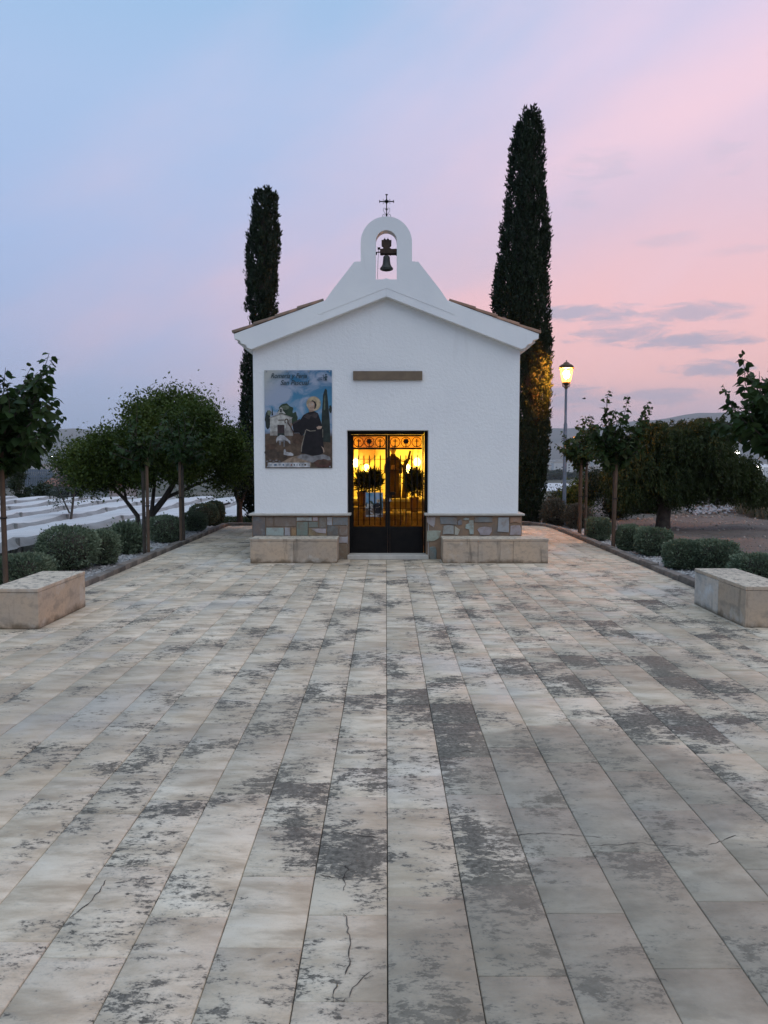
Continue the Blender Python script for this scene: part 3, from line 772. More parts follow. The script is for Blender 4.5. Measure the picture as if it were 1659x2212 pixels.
bs.inputs['Base Color'].default_value = (1, 1, 1, 1); bs.inputs['Roughness'].default_value = .02; bs.inputs['Transmission Weight'].default_value = 1; bs.inputs['IOR'].default_value = 1.05
M_doorglass = glass_m
M_amber = None
m, k, bs = material('amber_glass')
bs.inputs['Base Color'].default_value = (.95, .55, .18, 1); bs.inputs['Roughness'].default_value = .25; bs.inputs['Transmission Weight'].default_value = .8; bs.inputs['IOR'].default_value = 1.1; M_amber = m
for side in (0, 1):
    X0, X1 = ((251.5, 813.5), (814.5, 1378))[side]
    inner = ((284, 778), (852, 1348))[side]
    lf = MB()
    rect(lf, X0, 204, inner[0], 2044, YD - .02, YD + .02); rect(lf, inner[1], 204, X1, 2044, YD - .02, YD + .02)
    rect(lf, inner[0], 204, inner[1], 232, YD - .02, YD + .02); rect(lf, inner[0], 404, inner[1], 434, YD - .02, YD + .02)
    rect(lf, inner[0], 1632, inner[1], 1668, YD - .02, YD + .02); rect(lf, inner[0], 2012, inner[1], 2044, YD - .02, YD + .02)
    leaf = C(lf, 'door_leaf', M_iron); 
    pn = MB(); rect(pn, inner[0], 1668, inner[1], 2012, YD - .012, YD + .012)
    for q in (1690,): rect(pn, inner[0] + 30, 1690, inner[1] - 30, 1990, YD - .019, YD - .0125)
    def sub(mb, name, mat, **kw):
        o = mb.build(name, mat, leaf, **kw); return o
    sub(pn, 'kick_panel', M_iron)
    gl = MB(); rect(gl, inner[0], 434, inner[1], 1632, YD + .008, YD + .013); sub(gl, 'glass_pane', M_doorglass)
    ga = MB(); rect(ga, inner[0], 232, inner[1], 404, YD + .008, YD + .013); sub(ga, 'glass_pane', M_amber)
    xs = ((362, 447, 532, 615, 702), (930, 1016, 1100, 1190, 1275))[side]
    for i, x in enumerate(xs):
        top, b0 = dz(x, 515), dz(x, 1612)
        b_ = MB(); b_.tube([(b0[0], YD - .008, b0[1]), (top[0], YD - .008, top[1] - .03), (top[0], YD - .008, top[1])], [.0095, .0095, .002], 8)
        for yk in (765, 1080, 1355): 
            kk = dz(x, yk); b_.lathe([(.004, -.014), (.015, -.008), (.015, .008), (.004, .014)], 8, (kk[0], YD - .008, kk[1]))
        sub(b_, 'bar', M_iron)
    for yk in (585, 765, 1355, 1530):
        a = dz(inner[0], yk); b = dz(inner[1], yk); sub(MB().tube([(a[0], YD - .002, a[1]), (b[0], YD - .002, b[1])], .0045, 6), 'cross_rod', M_iron)
    for j_, x in enumerate(((365, 530, 698), (932, 1100, 1268))[side]):
        cx_, cz_ = dz(x, 318); r_ = .083
        rg = MB(); rg.tube([(cx_ + r_ * math.cos(a), YD - .01, cz_ + r_ * math.sin(a)) for a in np.linspace(0, 2 * math.pi, 25)], .0065, 6)
        for sg in (-1, 1):
            rg.tube([(cx_ + sg * u, YD - .01, cz_ - .088 + v) for u, v in ((.012, .0), (.03, .012), (.045, .006), (.05, -.003))], .004, 6)
        sub(rg, 'ring', M_iron)
        cm = MB()
        if j_ == 1:
            cm.lathe([(.002, -.006), (.036, -.006), (.040, 0), (.036, .006), (.002, .006)], 14)
            for a in np.linspace(0, 2 * math.pi, 9)[:-1]: cm.lathe([(.002, -.006), (.012, -.004), (.012, .004), (.002, .006)], 8, (.040 * math.cos(a), .040 * math.sin(a), 0))
            cm.v = [(cx_ + x_, YD - .012 + z_, cz_ + .012 + y_) for x_, y_, z_ in cm.v]
            cm.box(cx_ - .008, cx_ + .008, YD - .018, YD - .006, cz_ - .09, cz_ - .03)
            sub(cm, 'rosette', M_iron)
        else:
            cm.box(cx_ - .0085, cx_ + .0085, YD - .018, YD - .006, cz_ - .09, cz_ + .052)
            cm.box(cx_ - .040, cx_ - .0087, YD - .018, YD - .006, cz_ + .010, cz_ + .024); cm.box(cx_ + .0087, cx_ + .040, YD - .018, YD - .006, cz_ + .010, cz_ + .024)
            cm.box(cx_ - .016, cx_ + .016, YD - .021, YD - .0185, cz_ - .09, cz_ - .06)
            sub(cm, 'small_cross', M_iron)
    if side == 1:
        hd = MB(); a = dz(893, 1115); hd.lathe([(.004, -.03), (.045, -.025), (.05, 0), (.045, .025), (.004, .03)], 10, (a[0], YD - .035, a[1]))
        hd.tube([(a[0] - .02, YD - .04, a[1] - .02), (a[0] - .03, YD - .05, a[1] - .09), (a[0] - .01, YD - .05, a[1] - .12)], .012, 8)
        sub(hd, 'door_handle', M_iron, smooth=40)
# the leaves carry their own hinge parts in chapel space
padlock = thing('padlock', 'small grey padlock hanging at the meeting of the iron chapel doors', 'padlock', (*[at((1320 + .25316 * 855) / 1.8228, (1660 + .25316 * 1222) / 1.8228, YD - .05)[i] for i in range(3)],))
MB().box(-.018, .018, -.009, .009, -.025, .008).build('lock_body', M_grey_iron, padlock, bevel=.003)
MB().tube([(-.011, 0, .006), (-.011, 0, .028), (-.006, 0, .037), (.006, 0, .037), (.011, 0, .028), (.011, 0, .006)], .0032, 6).build('shackle', M_grey_iron, padlock, smooth=50)

# bell hanging in the gable
yb = 13.06
bell = thing('church_bell', 'dark bronze bell on a wooden yoke inside the arched bell gable opening', 'bell', (.003, yb, 4.84))
by = lambda mb, name, mat, **kw: mb.build(name, mat, bell, **kw)
by(MB().lathe([(.006, .242), (.030, .240), (.048, .232), (.056, .215), (.058, .18), (.061, .14), (.068, .10), (.082, .068), (.100, .047), (.110, .033), (.111, .022), (.102, .010), (.085, .003), (.080, .02), (.04, .15), (.002, .18)], 28), 'bell_cup', M_bronze, smooth=50)
by(MB().tube([(0, 0, .16), (-.004, 0, .03), (-.006, 0, -.018)], [.007, .009, .013], 8), 'clapper', M_bronze)
by(MB().prism([(-.108, .268), (.188, .268), (.188, .332), (.165, .345), (.085, .342), (.050, .362), (.048, .378), (.080, .405), (.083, .487), (-.083, .487), (-.083, .405), (-.050, .378), (-.048, .362), (-.060, .348), (-.108, .342)], -.045, .045), 'yoke', M_yokewood, bevel=.005)
by(MB().prism([(-.178, .255), (-.160, .255), (-.155, .292), (-.1085, .292), (-.1085, .306), (-.178, .300)], -.014, .014), 'yoke_axle', M_iron)
by(MB().box(.1885, .205, -.014, .014, .285, .312), 'yoke_axle', M_iron)
by(MB().box(-.105, .185, -.048, .048, .258, .2675), 'yoke_plate', M_iron)
by(MB().tube([(0, 0, .235), (-.008, 0, .248), (0, 0, .258)], .011, 8), 'bell_hook', M_iron)
for xx in (-.03, .022): by(MB().lathe([(.018, .487), (.024, .495), (.022, .506), (.007, .516), (.003, .535)], 10, (xx, 0, 0)), 'finial', M_iron)
for xx in (-.075, .065, .163): by(MB().tube([(xx, 0, .258), (xx, 0, .240)], .007, 6), 'bolt', M_iron)
by(MB().prism([(-.149, .342), (-.104, .342), (-.104, .379), (-.125, .372), (-.149, .379)], -.015, .015), 'lever', M_iron)
lv = MB(); lv.tube([(-.135, 0, .342), (-.136, 0, .25), (-.142, 0, .16), (-.145, 0, .03), (-.150, 0, -.14)], .0045, 6)
for q in range(5): lv.lathe([(.002, -.011), (.007, 0), (.002, .011)], 6, (-.142 - q * .0008, 0, .15 - q * .030))
by(lv, 'pull_chain', M_grey_iron)

# plaque over the door (its lettering is worn away)
plq = thing('plaque', 'blank weathered brown plank fixed on the white wall above the door', 'plaque', (.0235, 13.075, 3.109))
MB().box(-.582, .582, -.02, .024, -.074, .074).build('plank', mottled('plaque_wood', (.20, .15, .10), (.16, .12, .085), 7, .8, 40, .4, .005), plq, bevel=.004)
# poster ------------------------------------------------------------------
M_post = []
def pcol(name, c):
    M_post.append(mottled(name, tuple(q * .42 for q in c), tuple(q * .85 for q in c), 11, .5, 20, .1, .002)); return len(M_post) - 1
m, k, bs = material('poster_sky')
co = k.n('ShaderNodeTexCoord').outputs['Object']; px_, py_, pz_ = k.sep(co)
cl = k.noise(k.vm('MULTIPLY', co, (1, 1, 1.5)), 2.6, 5, .55, .6)
b0 = k.mix(k.smooth(pz_, .1, .82), (.075, .22, .34), (.035, .15, .27))
c = k.mix(k.smooth(k.m('ADD', cl, k.m('MULTIPLY', k.smooth(px_, .45, -.5), .14)), .47, .66), b0, (.31, .36, .45))
c = k.mix(k.smooth(k.m('ADD', k.m('MULTIPLY', px_, -1.0), pz_), .75, 1.35), c, (.42, .42, .38))
c = k.mix(k.smooth(pz_, -.15, -.32), c, k.mix(k.smooth(k.noise(co, 7, 5, .65), .4, .65), (.055, .042, .03), (.14, .10, .07)))
k.put(bs.inputs['Base Color'], c); bs.inputs['Roughness'].default_value = .5
bump(k, bs, k.noise(co, 3.0, 3, .5), .3, .03)
M_post.append(m)
PC = {n_: pcol('print_' + n_, c_) for n_, c_ in dict(wall=(.62, .60, .54), wallshade=(.40, .37, .33), door=(.07, .045, .045), tree=(.045, .075, .04), treelight=(.15, .18, .12), dark=(.03, .042, .035), ground=(.15, .10, .065),
         ground2=(.10, .07, .05), habit=(.016, .012, .014), habit2=(.06, .045, .045), skin=(.55, .38, .28), hair=(.03, .02, .018), halo=(.62, .48, .30), haloedge=(.45, .42, .36), rope=(.33, .28, .22), sheep=(.56, .55, .55),
         sheepshade=(.30, .29, .29), rock=(.30, .29, .29), rockred=(.13, .06, .045), path=(.42, .31, .22), strip=(.66, .66, .66), ink=(.05, .09, .11), blue=(.12, .2, .3), grey=(.35, .38, .42), red=(.35, .12, .1), brown=(.12, .07, .045)).items()}
def poster(name, label, cat, centre, wdt, hgt, lettered, step=.00022):
    root = thing(name, label, cat, centre)
    sx, sz = wdt / 1300.0, hgt / 1870.0
    def q(x, y): return ((x - 850) * sx, (1075 - y) * sz)
    sheet = MB(); sheet.box(-wdt / 2, wdt / 2, -.002, .004, -hgt / 2, hgt / 2)
    sheet.build('sheet', M_post[0], root)
    pic = MB(); lay = [0]
    def poly(col, pts):
        lay[0] += 1; y = -.002 - step * lay[0]
        P = [q(*p) for p in pts]; n = len(P)
        if sum(P[i][0] * P[(i + 1) % n][1] - P[(i + 1) % n][0] * P[i][1] for i in range(n)) < 0: P.reverse()
        pic.add([(x, y, z) for x, z in P], [tuple(range(n))], PC[col])
    def disc(col, cx_, cy_, rx, ry, n=20): poly(col, [(cx_ + rx * math.cos(2 * math.pi * i / n), cy_ + ry * math.sin(2 * math.pi * i / n)) for i in range(n)])
    def line(col, pts, wd):
        for (xa, ya), (xb, yb_) in zip(pts[:-1], pts[1:]):
            dx_, dy_ = xb - xa, yb_ - ya; l = math.hypot(dx_, dy_) or 1; nx__, ny__ = -dy_ / l * wd / 2, dx_ / l * wd / 2
            pic_l = [(xa + nx__, ya + ny__), (xb + nx__, yb_ + ny__), (xb - nx__, yb_ - ny__), (xa - nx__, ya - ny__)]; poly(col, pic_l); lay[0] -= 1
        lay[0] += 1
    r_ = random.Random(3)
    rag_ = lambda cx_, cy_, rx, ry, n=22: [(cx_ + rx * r_.uniform(.8, 1.12) * math.cos(2 * math.pi * i / n), cy_ + ry * r_.uniform(.8, 1.12) * math.sin(2 * math.pi * i / n)) for i in range(n)]
    poly('ground', [(205, 1360), (330, 1340), (800, 1345), (930, 1380), (1490, 1400), (1490, 1980), (205, 1980)])
    poly('tree', rag_(610, 920, 150, 140)); poly('tree', rag_(760, 1050, 80, 120)); poly('dark', rag_(260, 1080, 55, 190)); poly('dark', [(330, 1000), (345, 830), (365, 1000)])
    poly('treelight', rag_(600, 850, 80, 45)); poly('treelight', rag_(290, 950, 40, 50))
    poly('dark', [(1290, 1500), (1300, 1000), (1330, 600), (1360, 510), (1385, 485), (1405, 520), (1430, 800), (1455, 1100), (1470, 1520)]); poly('dark', rag_(1470, 880, 30, 80)); poly('treelight', [(1340, 900), (1355, 650), (1372, 600), (1368, 900)])
    poly('ground2', rag_(330, 1720, 130, 110)); poly('ground2', rag_(500, 1760, 170, 70)); poly('brown', rag_(830, 1450, 110, 110)); poly('brown', rag_(300, 1600, 110, 60))
    poly('wall', [(302, 1305), (302, 1030), (515, 965), (722, 1040), (722, 1305)]); poly('wallshade', [(580, 1305), (640, 1100), (722, 1060), (722, 1305)]); poly('wallshade', [(300, 1305), (740, 1305), (745, 1390), (300, 1385)])
    poly('wall', [(410, 985), (490, 900), (490, 870), (515, 845), (548, 870), (548, 900), (610, 975), (515, 950)]); poly('dark', [(498, 940), (498, 870), (530, 870), (530, 940)])
    poly('wallshade', [(282, 1045), (515, 962), (740, 1040), (735, 1055), (515, 985), (285, 1060)])
    poly('door', [(445, 1340), (445, 1180), (580, 1180), (580, 1340)]); poly('brown', [(455, 1082), (575, 1082), (575, 1097), (455, 1097)]); poly('dark', [(445, 1390), (445, 1340), (580, 1340), (580, 1390)])
    line('brown', [(600, 1150), (588, 1110), (600, 1075), (628, 1068), (648, 1090), (650, 1150), (700, 1220), (780, 1380), (880, 1540), (930, 1640)], 22)
    poly('sheepshade', [(415, 1480), (430, 1420), (500, 1372), (580, 1385), (640, 1450), (690, 1490), (690, 1550), (650, 1500), (590, 1480), (582, 1600), (560, 1600), (555, 1500), (510, 1500), (500, 1570), (480, 1570), (470, 1490), (435, 1490), (425, 1530)])
    poly('sheep', [(418, 1470), (440, 1410), (505, 1374), (570, 1385), (625, 1440), (685, 1488), (692, 1545), (680, 1545), (640, 1492), (580, 1470), (500, 1480), (450, 1470), (428, 1530)])
    poly('sheep', [(560, 1750), (565, 1655), (590, 1645), (610, 1700), (700, 1710), (750, 1740), (745, 1775), (640, 1770)])
    poly('path', [(520, 1900), (640, 1830), (800, 1775), (880, 1760), (1000, 1850), (1090, 1900), (1090, 1985), (900, 1990)])
    disc('haloedge', 1145, 775, 142, 142); disc('halo', 1145, 775, 130, 130)
    poly('habit', [(1060, 935), (1160, 920), (1230, 960), (1290, 1130), (1310, 1240), (1300, 1330), (1340, 1600), (1330, 1720), (1200, 1785), (905, 1720), (900, 1600), (1000, 1290), (920, 1400), (860, 1330), (760, 1330), (730, 1160), (890, 1080), (950, 990)])
    poly('habit2', [(950, 1030), (1010, 950), (1080, 990), (1160, 940), (1240, 980), (1190, 1060), (1090, 1010), (1060, 1080)]); poly('habit2', [(740, 1140), (880, 1065), (890, 1090), (750, 1170)])
    line('rope', [(1000, 1270), (1080, 1300), (1180, 1290)], 18); line('rope', [(990, 1280), (940, 1480), (910, 1600), (905, 1700)], 16); line('rope', [(1320, 1260), (1320, 1420)], 12)
    poly('skin', [(1060, 940), (1050, 870), (1035, 800), (1060, 750), (1100, 725), (1150, 735), (1175, 790), (1165, 870), (1150, 920)]); poly('hair', [(1090, 725), (1130, 712), (1180, 740), (1205, 800), (1180, 870), (1160, 880), (1165, 780), (1140, 740)])
    disc('haloedge', 1062, 792, 14, 20, 10); disc('haloedge', 1118, 790, 14, 20, 10); line('brown', [(1075, 855), (1100, 858)], 9)
    poly('skin', [(1198, 1225), (1240, 1200), (1310, 1212), (1285, 1260), (1220, 1265)]); poly('skin', [(690, 1160), (720, 1140), (735, 1180), (720, 1215)])
    poly('skin', [(1290, 1590), (1330, 1620), (1350, 1690), (1335, 1720), (1320, 1650)])
    poly('rock', [(810, 1810), (890, 1750), (980, 1740), (1110, 1780), (1330, 1745), (1450, 1790), (1470, 1850), (1200, 1900), (1120, 1905), (980, 1860)]); poly('rockred', rag_(1310, 1920, 165, 85)); poly('brown', rag_(1330, 1900, 110, 45))
    for xx in range(240, 540, 60): poly('rock', rag_(xx, 1880 - (xx % 40), 26, 14, 9))
    poly('strip', [(248, 1905), (1065, 1905), (1065, 1995), (248, 1995)])
    xx = 285
    for wd, cc in ((60, 'grey'), (70, 'blue'), (55, 'grey'), (40, 'blue'), (75, 'grey'), (35, 'red'), (30, 'ink'), (34, 'grey'), (22, 'ink'), (34, 'grey'), (40, 'brown')):
        poly(cc, [(xx, 1932 + wd % 9), (xx + wd * .8, 1928), (xx + wd * .85, 1962), (xx + wd * .2, 1968)]); xx += wd + 22
    # emblem: a small dark shepherd with his crook
    line('ink', [(1345, 335), (1342, 250), (1330, 238), (1340, 225)], 10); disc('ink', 1388, 228, 17, 17, 12); poly('ink', [(1365, 255), (1412, 250), (1420, 275), (1400, 285), (1408, 335), (1362, 335), (1368, 290), (1345, 285), (1345, 272), (1365, 272)])
    line('blue', [(1240, 292), (1320, 285)], 16); line('blue', [(1210, 322), (1320, 318)], 14)
    pic.build('printed_picture', M_post, root)
    if lettered:
        em = MB().lathe([(.006, -.003), (.014, -.002), (.014, .002), (.006, .003)], 10).mesh('eyelet', M_grey_iron)
        for ex in (-.53, -.18, .18, .53):
            for ez in (-.80, .80):
                o = link('eyelet', em, root, (ex, -.006, ez)); o.rotation_euler = (math.pi / 2, 0, 0)
    if lettered:
        for txt, x, y, size, sh in (('Romería y Feria', 322, 288, 128, .32), ('San Pascual', 505, 418, 128, .32)):
            cu = bpy.data.curves.new('lettering', 'FONT'); cu.body = txt; cu.size = size * sx; cu.shear = sh; cu.space_character = .98; cu.offset = .0012; cu.fill_mode = 'FRONT'
            to = bpy.data.objects.new('lettering', cu); COL.objects.link(to)
            dg = bpy.context.evaluated_depsgraph_get(); dg.update()
            me = bpy.data.meshes.new_from_object(to.evaluated_get(dg)); bpy.data.objects.remove(to)
            me.materials.clear(); me.materials.append(MAT['print_ink'])
            o = link('lettering', me, root); p = q(x, y); tw = max(v.co.x for v in me.vertices)
            want = (700 if 'Rom' in txt else 565) * sx
            o.location = (p[0], -.018, p[1]); o.rotation_euler = (math.pi / 2, 0, 0); o.scale = (want / tw, 1, 1)
    return root
poster('poster', 'painted festival poster of a dark robed saint with halo, sheep and chapel', 'poster', (-1.4865, 13.085, 2.377), 1.139, 1.644, True)
a, b = dz(472, 1480), dz(742, 1103)
poster('leaflet', 'small blue picture sheet behind the bars of the left door leaf', 'leaflet', ((a[0] + b[0]) / 2, YD + .003, (a[1] + b[1]) / 2), b[0] - a[0], b[1] - a[1], False, .00002)

# stone benches against the front of the chapel
def bench(x0, x1, y0, y1, h, label, nj, side=False):
    root = thing('stone_bench', label, 'bench', ((x0 + x1) / 2, (y0 + y1) / 2, 0), group='cream stone benches of the forecourt')
    hx, hy = (x1 - x0) / 2, (y1 - y0) / 2
    if side:   # long axis along y
        cuts = np.linspace(-hy, hy, nj + 1)
        for a_, b_ in zip(cuts[:-1], cuts[1:]):
            MB().box(-hx, hx, a_ + .0012, b_ - .0012, 0.002, h - .042).build('bench_block', M_bench, root, bevel=.008)
    else:
        cuts = np.linspace(-hx, hx, nj + 1)
        for a_, b_ in zip(cuts[:-1], cuts[1:]):
            MB().box(a_ + .0012, b_ - .0012, -hy, hy, 0.002, h - .042).build('bench_block', M_bench, root, bevel=.008)
    MB().box(-hx - .004, hx + .004, -hy - .004, hy + .004, h - .040, h).build('seat_slab', M_bench, root, bevel=.007)
    for o in root.children: o.color = (*[random.uniform(.93, 1.07)] * 3, 1)
    return root
bench(-2.232, -.807, 12.53, 13.02, .405, 'low cream stone bench against the chapel wall below the poster', 2)
bench(.927, 2.654, 12.53, 13.02, .405, 'long cream stone bench right of the door, reaching past the chapel corner', 3)
bench(-3.99, -3.50, 7.64, 8.85, .415, 'free-standing stone block bench with dark drip stains, left side of the forecourt', 1, True)
bench(3.64, 4.12, 7.73, 9.02, .425, 'free-standing two-tone stone block bench, right side of the forecourt', 2, True).children[1].color = (1.15, 1.32, 1.55, 1)
# =================================================================== INSIDE THE CHAPEL
M_in = mottled('inner_plaster', (.80, .74, .50), (.70, .62, .42), 2, .9, 30, .3, .01)
inn = MB()
inn.box(-1.99, 1.99, 18.60, 18.74, .02, 3.2); inn.box(-1.998, -1.93, 13.46, 18.6, .02, 3.2); inn.box(1.93, 1.998, 13.46, 18.6, .02, 3.2); inn.box(-1.998, 1.998, 13.46, 18.74, 3.2, 3.3)
o = inn.build('inner_wall', M_in, chapel); o.location = (0, -YW, 0)
o = MB().box(-2, 2, 13.46, 18.74, -.01, .015).build('inner_floor', mottled('inner_tiles', (.35, .20, .12), (.28, .16, .1), 5, .5, 30, .1, .003), chapel); o.location = (0, -YW, 0)
for xa, wd in ((-1.62, .34), (-.72, .10), (.70, .10), (1.62, .34)):
    o = MB().box(xa - wd / 2, xa + wd / 2, 18.50, 18.599, .016, 2.5).build('pilaster', M_in, chapel, bevel=.01); o.location = (0, -YW, 0)
o = MB().box(-.80, .80, 18.49, 18.599, 2.501, 2.62).build('niche_lintel', M_in, chapel, bevel=.01); o.location = (0, -YW, 0)
mp_ = at((1320 + .25316 * 392) / 1.8228, (1660 + .25316 * 425) / 1.8228, 18.5)
md = thing('wall_medallion', 'round framed medallion high on the inner back wall, left in the doorway', 'medallion', (mp_.x, 18.56, mp_.z))
mb_ = MB().lathe([(.30, -.03), (.36, -.03), (.37, 0), (.36, .03), (.30, .03)], 28); mb_.v = [(x, z, y) for x, y, z in mb_.v]; mb_.build('frame', M_tile, md, smooth=40)
mb_ = MB().lathe([(.001, -.02), (.299, -.02), (.299, .02), (.001, .02)], 28); mb_.v = [(x, z, y) for x, y, z in mb_.v]; mb_.build('disc', M_in, md)
M_altar = mottled('altar_stone', (.36, .27, .18), (.22, .16, .11), 9, .8, 30, .7, .02)
alt = thing('altar', 'stone altar with pale top slab and ledges behind the chapel doors', 'altar', (.1, 16.6, 0))
MB().box(-1.15, 1.15, -.25, .55, .015, .80).build('altar_body', M_altar, alt)
MB().box(-1.22, 1.22, -.32, .6, .802, .86).build('altar_top', M_cap, alt, bevel=.008)
MB().box(-1.3, 1.3, -.75, -.252, .015, .56).build('altar_ledge', M_altar, alt); MB().box(-1.32, 1.32, -.78, -.252, .562, .60).build('altar_ledge_slab', M_cap, alt, bevel=.006)
rr_ = random.Random(5)
for row in range(2):
    x = -1.25
    while x < 1.2:
        wd = rr_.uniform(.14, .30)
        o = MB().lathe([(.02, -.5), (.42, -.44), (.5, 0), (.42, .44), (.02, .5)], 8).build('altar_stone', M_altar, alt); o.scale = (wd, .09, .18); o.location = (x + wd / 2, -.755, .14 + row * .21 + rr_.uniform(-.02, .02)); x += wd + .015
# saint statue: robe, cloak, head, arms
M_robe = mottled('brown_robe', (.085, .045, .025), (.05, .028, .018), 6, .7, 30, .3, .01)
M_skin = flat('painted_skin', (.42, .24, .14), .5)
sp = at(849, 1077, 16.75)
st_o = thing('saint_statue', 'brown robed saint statue standing on the altar behind the doors', 'statue', (sp.x, 16.75, .86))
hS = 1.06
robe = MB(); prof = [(.16, 0), (.165, .04), (.15, .2), (.125, .42), (.115, .55), (.13, .68), (.145, .76), (.12, .82), (.055, .86), (.045, .90)]
robe.lathe([(r * hS, z * hS) for r, z in prof], 28, sy=.75)
robe.v = [(x * (1 + .05 * math.sin(9 * math.atan2(y, x)) * max(0, 1 - z)), y * (1 + .05 * math.sin(9 * math.atan2(y, x)) * max(0, 1 - z)), z) for x, y, z in robe.v]
robe.build('robe', M_robe, st_o, smooth=60)
MB().lathe([(.15, .32), (.155, .40), (.14, .62), (.13, .76), (.10, .83), (.06, .855)], 22, sy=.8).build('cloak', M_robe, st_o, smooth=60)
hd = MB().lathe([(.012, -.085), (.04, -.075), (.056, -.04), (.062, 0), (.06, .035), (.045, .068), (.012, .08)], 16, sx=.86); hd.lathe([(.004, -.014), (.012, -.004), (.003, .018)], 8, (0, -.062, -.008)); 
ho = hd.build('head', M_skin, st_o, smooth=60); ho.location = (0, -.01, .97 * hS)
MB().lathe([(.066, -.02), (.067, .02), (.052, .068), (.014, .088)], 16, (0, .012, 0), sx=.9).build('hair', M_robe, ho, smooth=60)
for s_ in (-1, 1):
    ar = MB().tube([(s_ * .105, 0, .82), (s_ * .15, -.03, .68), (s_ * .155, -.08, .57), (s_ * .10, -.15, .60), (s_ * .04, -.16, .64)], [.042, .046, .05, .044, .036], 10); ar.build('sleeve', M_robe, st_o, smooth=60)
    hn = MB().lathe([(.004, -.035), (.02, -.02), (.024, .005), (.016, .03)], 8, (s_ * .025, -.185, .65), sx=.7)
    for f_ in range(4): hn.tube([(s_ * (.012 + .008 * f_), -.195, .67), (s_ * (.010 + .007 * f_), -.20, .70), (s_ * (.008 + .005 * f_), -.197, .715)], .005, 5)
    hn.build('hand', M_skin, st_o, smooth=60)
tp = at(873, 1077, 16.7)
tree_o = thing('carved_tree', 'forked wooden branch with small cross beside the saint statue', 'carving', (tp.x, 16.7, .86))
MB().tube([(0, 0, 0), (.02, 0, .4), (.0, 0, .65), (.03, 0, .82)], [.06, .045, .04, .03], 8).build('trunk', M_robe, tree_o, smooth=50)
MB().tube([(.01, 0, .68), (.09, 0, .84), (.13, 0, 1.02)], [.035, .028, .02], 8).build('branch', M_robe, tree_o, smooth=50)
MB().tube([(.0, 0, .66), (-.09, 0, .74), (-.13, 0, .86)], [.03, .025, .02], 8).build('branch', M_robe, tree_o, smooth=50)
MB().tube([(-.14, -.02, .84), (-.05, -.03, .80), (.05, -.03, .80), (.13, -.02, .86)], .014, 6).build('branch', M_robe, tree_o, smooth=50)
# votive cups, chest, side table
M_cup = flat('white_cup', (.75, .72, .66), .3)
cx0 = at(849, 1013, 15.9)
for i in range(4):
    p = thing('votive_cup', 'small white votive cup on the altar ledge, ' + ['leftmost of the four', 'second from the left of four', 'third from the left of four', 'rightmost of the four'][i], 'candle cup', (at(849.5, 1100, 15.86).x + i * .075, 15.87, .601), group='votive cups on the altar ledge')
    MB().lathe([(.022, 0), (.027, .01), (.030, .07), (.026, .07), (.022, .02), (.002, .02)], 12).build('cup', M_cup, p, smooth=50)
# potted plants before the altar
def potted(px_, pyTop, pyBot, hw, Y, label, n, seed):
    r_ = np.random.default_rng(seed)
    top, bot = at(px_, pyTop, Y), at(px_, pyBot, Y)
    h = top.z - bot.z; rad = hw / 1662 * Y
    root = thing('potted_plant', label, 'plant', (top.x, Y, bot.z - .30), group='potted plants by the altar')
    MB().lathe([(.05, 0), (.07, .02), (.09, .26), (.10, .27), (.10, .30), (.08, .30), (.02, .28)], 16).build('pot', M_tile, root, smooth=45)
    d = unit(r_.normal(size=(n, 3))) * r_.uniform(.2, 1, (n, 1)) ** .8; P = d * (rad * .95, rad * .8, h / 2 * .92) + (0, 0, .30 + h / 2)
    D = unit(d + (0, 0, .9) + r_.normal(size=(n, 3)) * .25); X, Y_, Z = frame(D, r_.normal(size=(n, 3)))
    S = r_.uniform(.08, .2, n)
    V, F_ = scatter(DIAM_V, DIAM_F, P, X, Y_, Z, S, S * .16)
    tag(link('foliage', np_mesh('foliage', V, F_, M_pepper, {'var': r_.random(n)}), root), kind='stuff')
    MB().tube([(0, 0, .28), (0, 0, .30 + h * .7)], .02, 6).build('stem', M_bark, root)
    MB().box(-.2, .2, -.2, .2, -(bot.z - .30) + .016, -.002).build('stand', M_altar, root)
potted(805, 1017, 1064, 17, 15.3, 'broad dark potted bush behind the left door leaf', 1300, 1)
potted(781, 1024, 1062, 9, 15.5, 'narrow dark potted plant at the left edge of the doorway', 700, 2)
potted(895, 1015, 1074, 16, 15.2, 'upright dark potted bush behind the right door leaf', 1400, 3)
# the lit lamps
M_bulb = emit('lit_lamp', (1.0, .62, .18), 45.0)
for i, (x, y, Y, lab) in enumerate([(768, 1000, 18.45, 'glowing wall lamp on the back wall, far left in the doorway'), (791.5, 1013, 17.2, 'glowing lamp standing left of the saint statue'),
                                    (880, 1013, 17.2, 'glowing lamp standing right of the saint statue'), (901, 998, 18.45, 'glowing wall lamp on the back wall, far right in the doorway')]):
    p = at(x, y, Y)
    root = thing('altar_lamp', lab, 'lamp', (p.x, Y, p.z), group='lit lamps inside the chapel')
    MB().lathe([(.02, -.10), (.055, -.07), (.075, -.01), (.065, .06), (.03, .10), (.004, .11)], 14).build('lamp_globe', M_bulb, root, smooth=60)
    if Y > 18: MB().tube([(0, 0, -.10), (0, .05, -.16), (0, .14, -.16)], .014, 8).build('bracket', M_iron, root)
    else: MB().tube([(0, 0, -.10), (0, 0, .862 - p.z)], .016, 8).build('stem', M_iron, root); 
    ld = bpy.data.lights.new('lamp_light', 'POINT'); ld.energy = 42; ld.color = (1.0, .56, .03); ld.shadow_soft_size = .1
    lo = link('lamp_light', ld, root); lo.location = (0, -.14, .0)
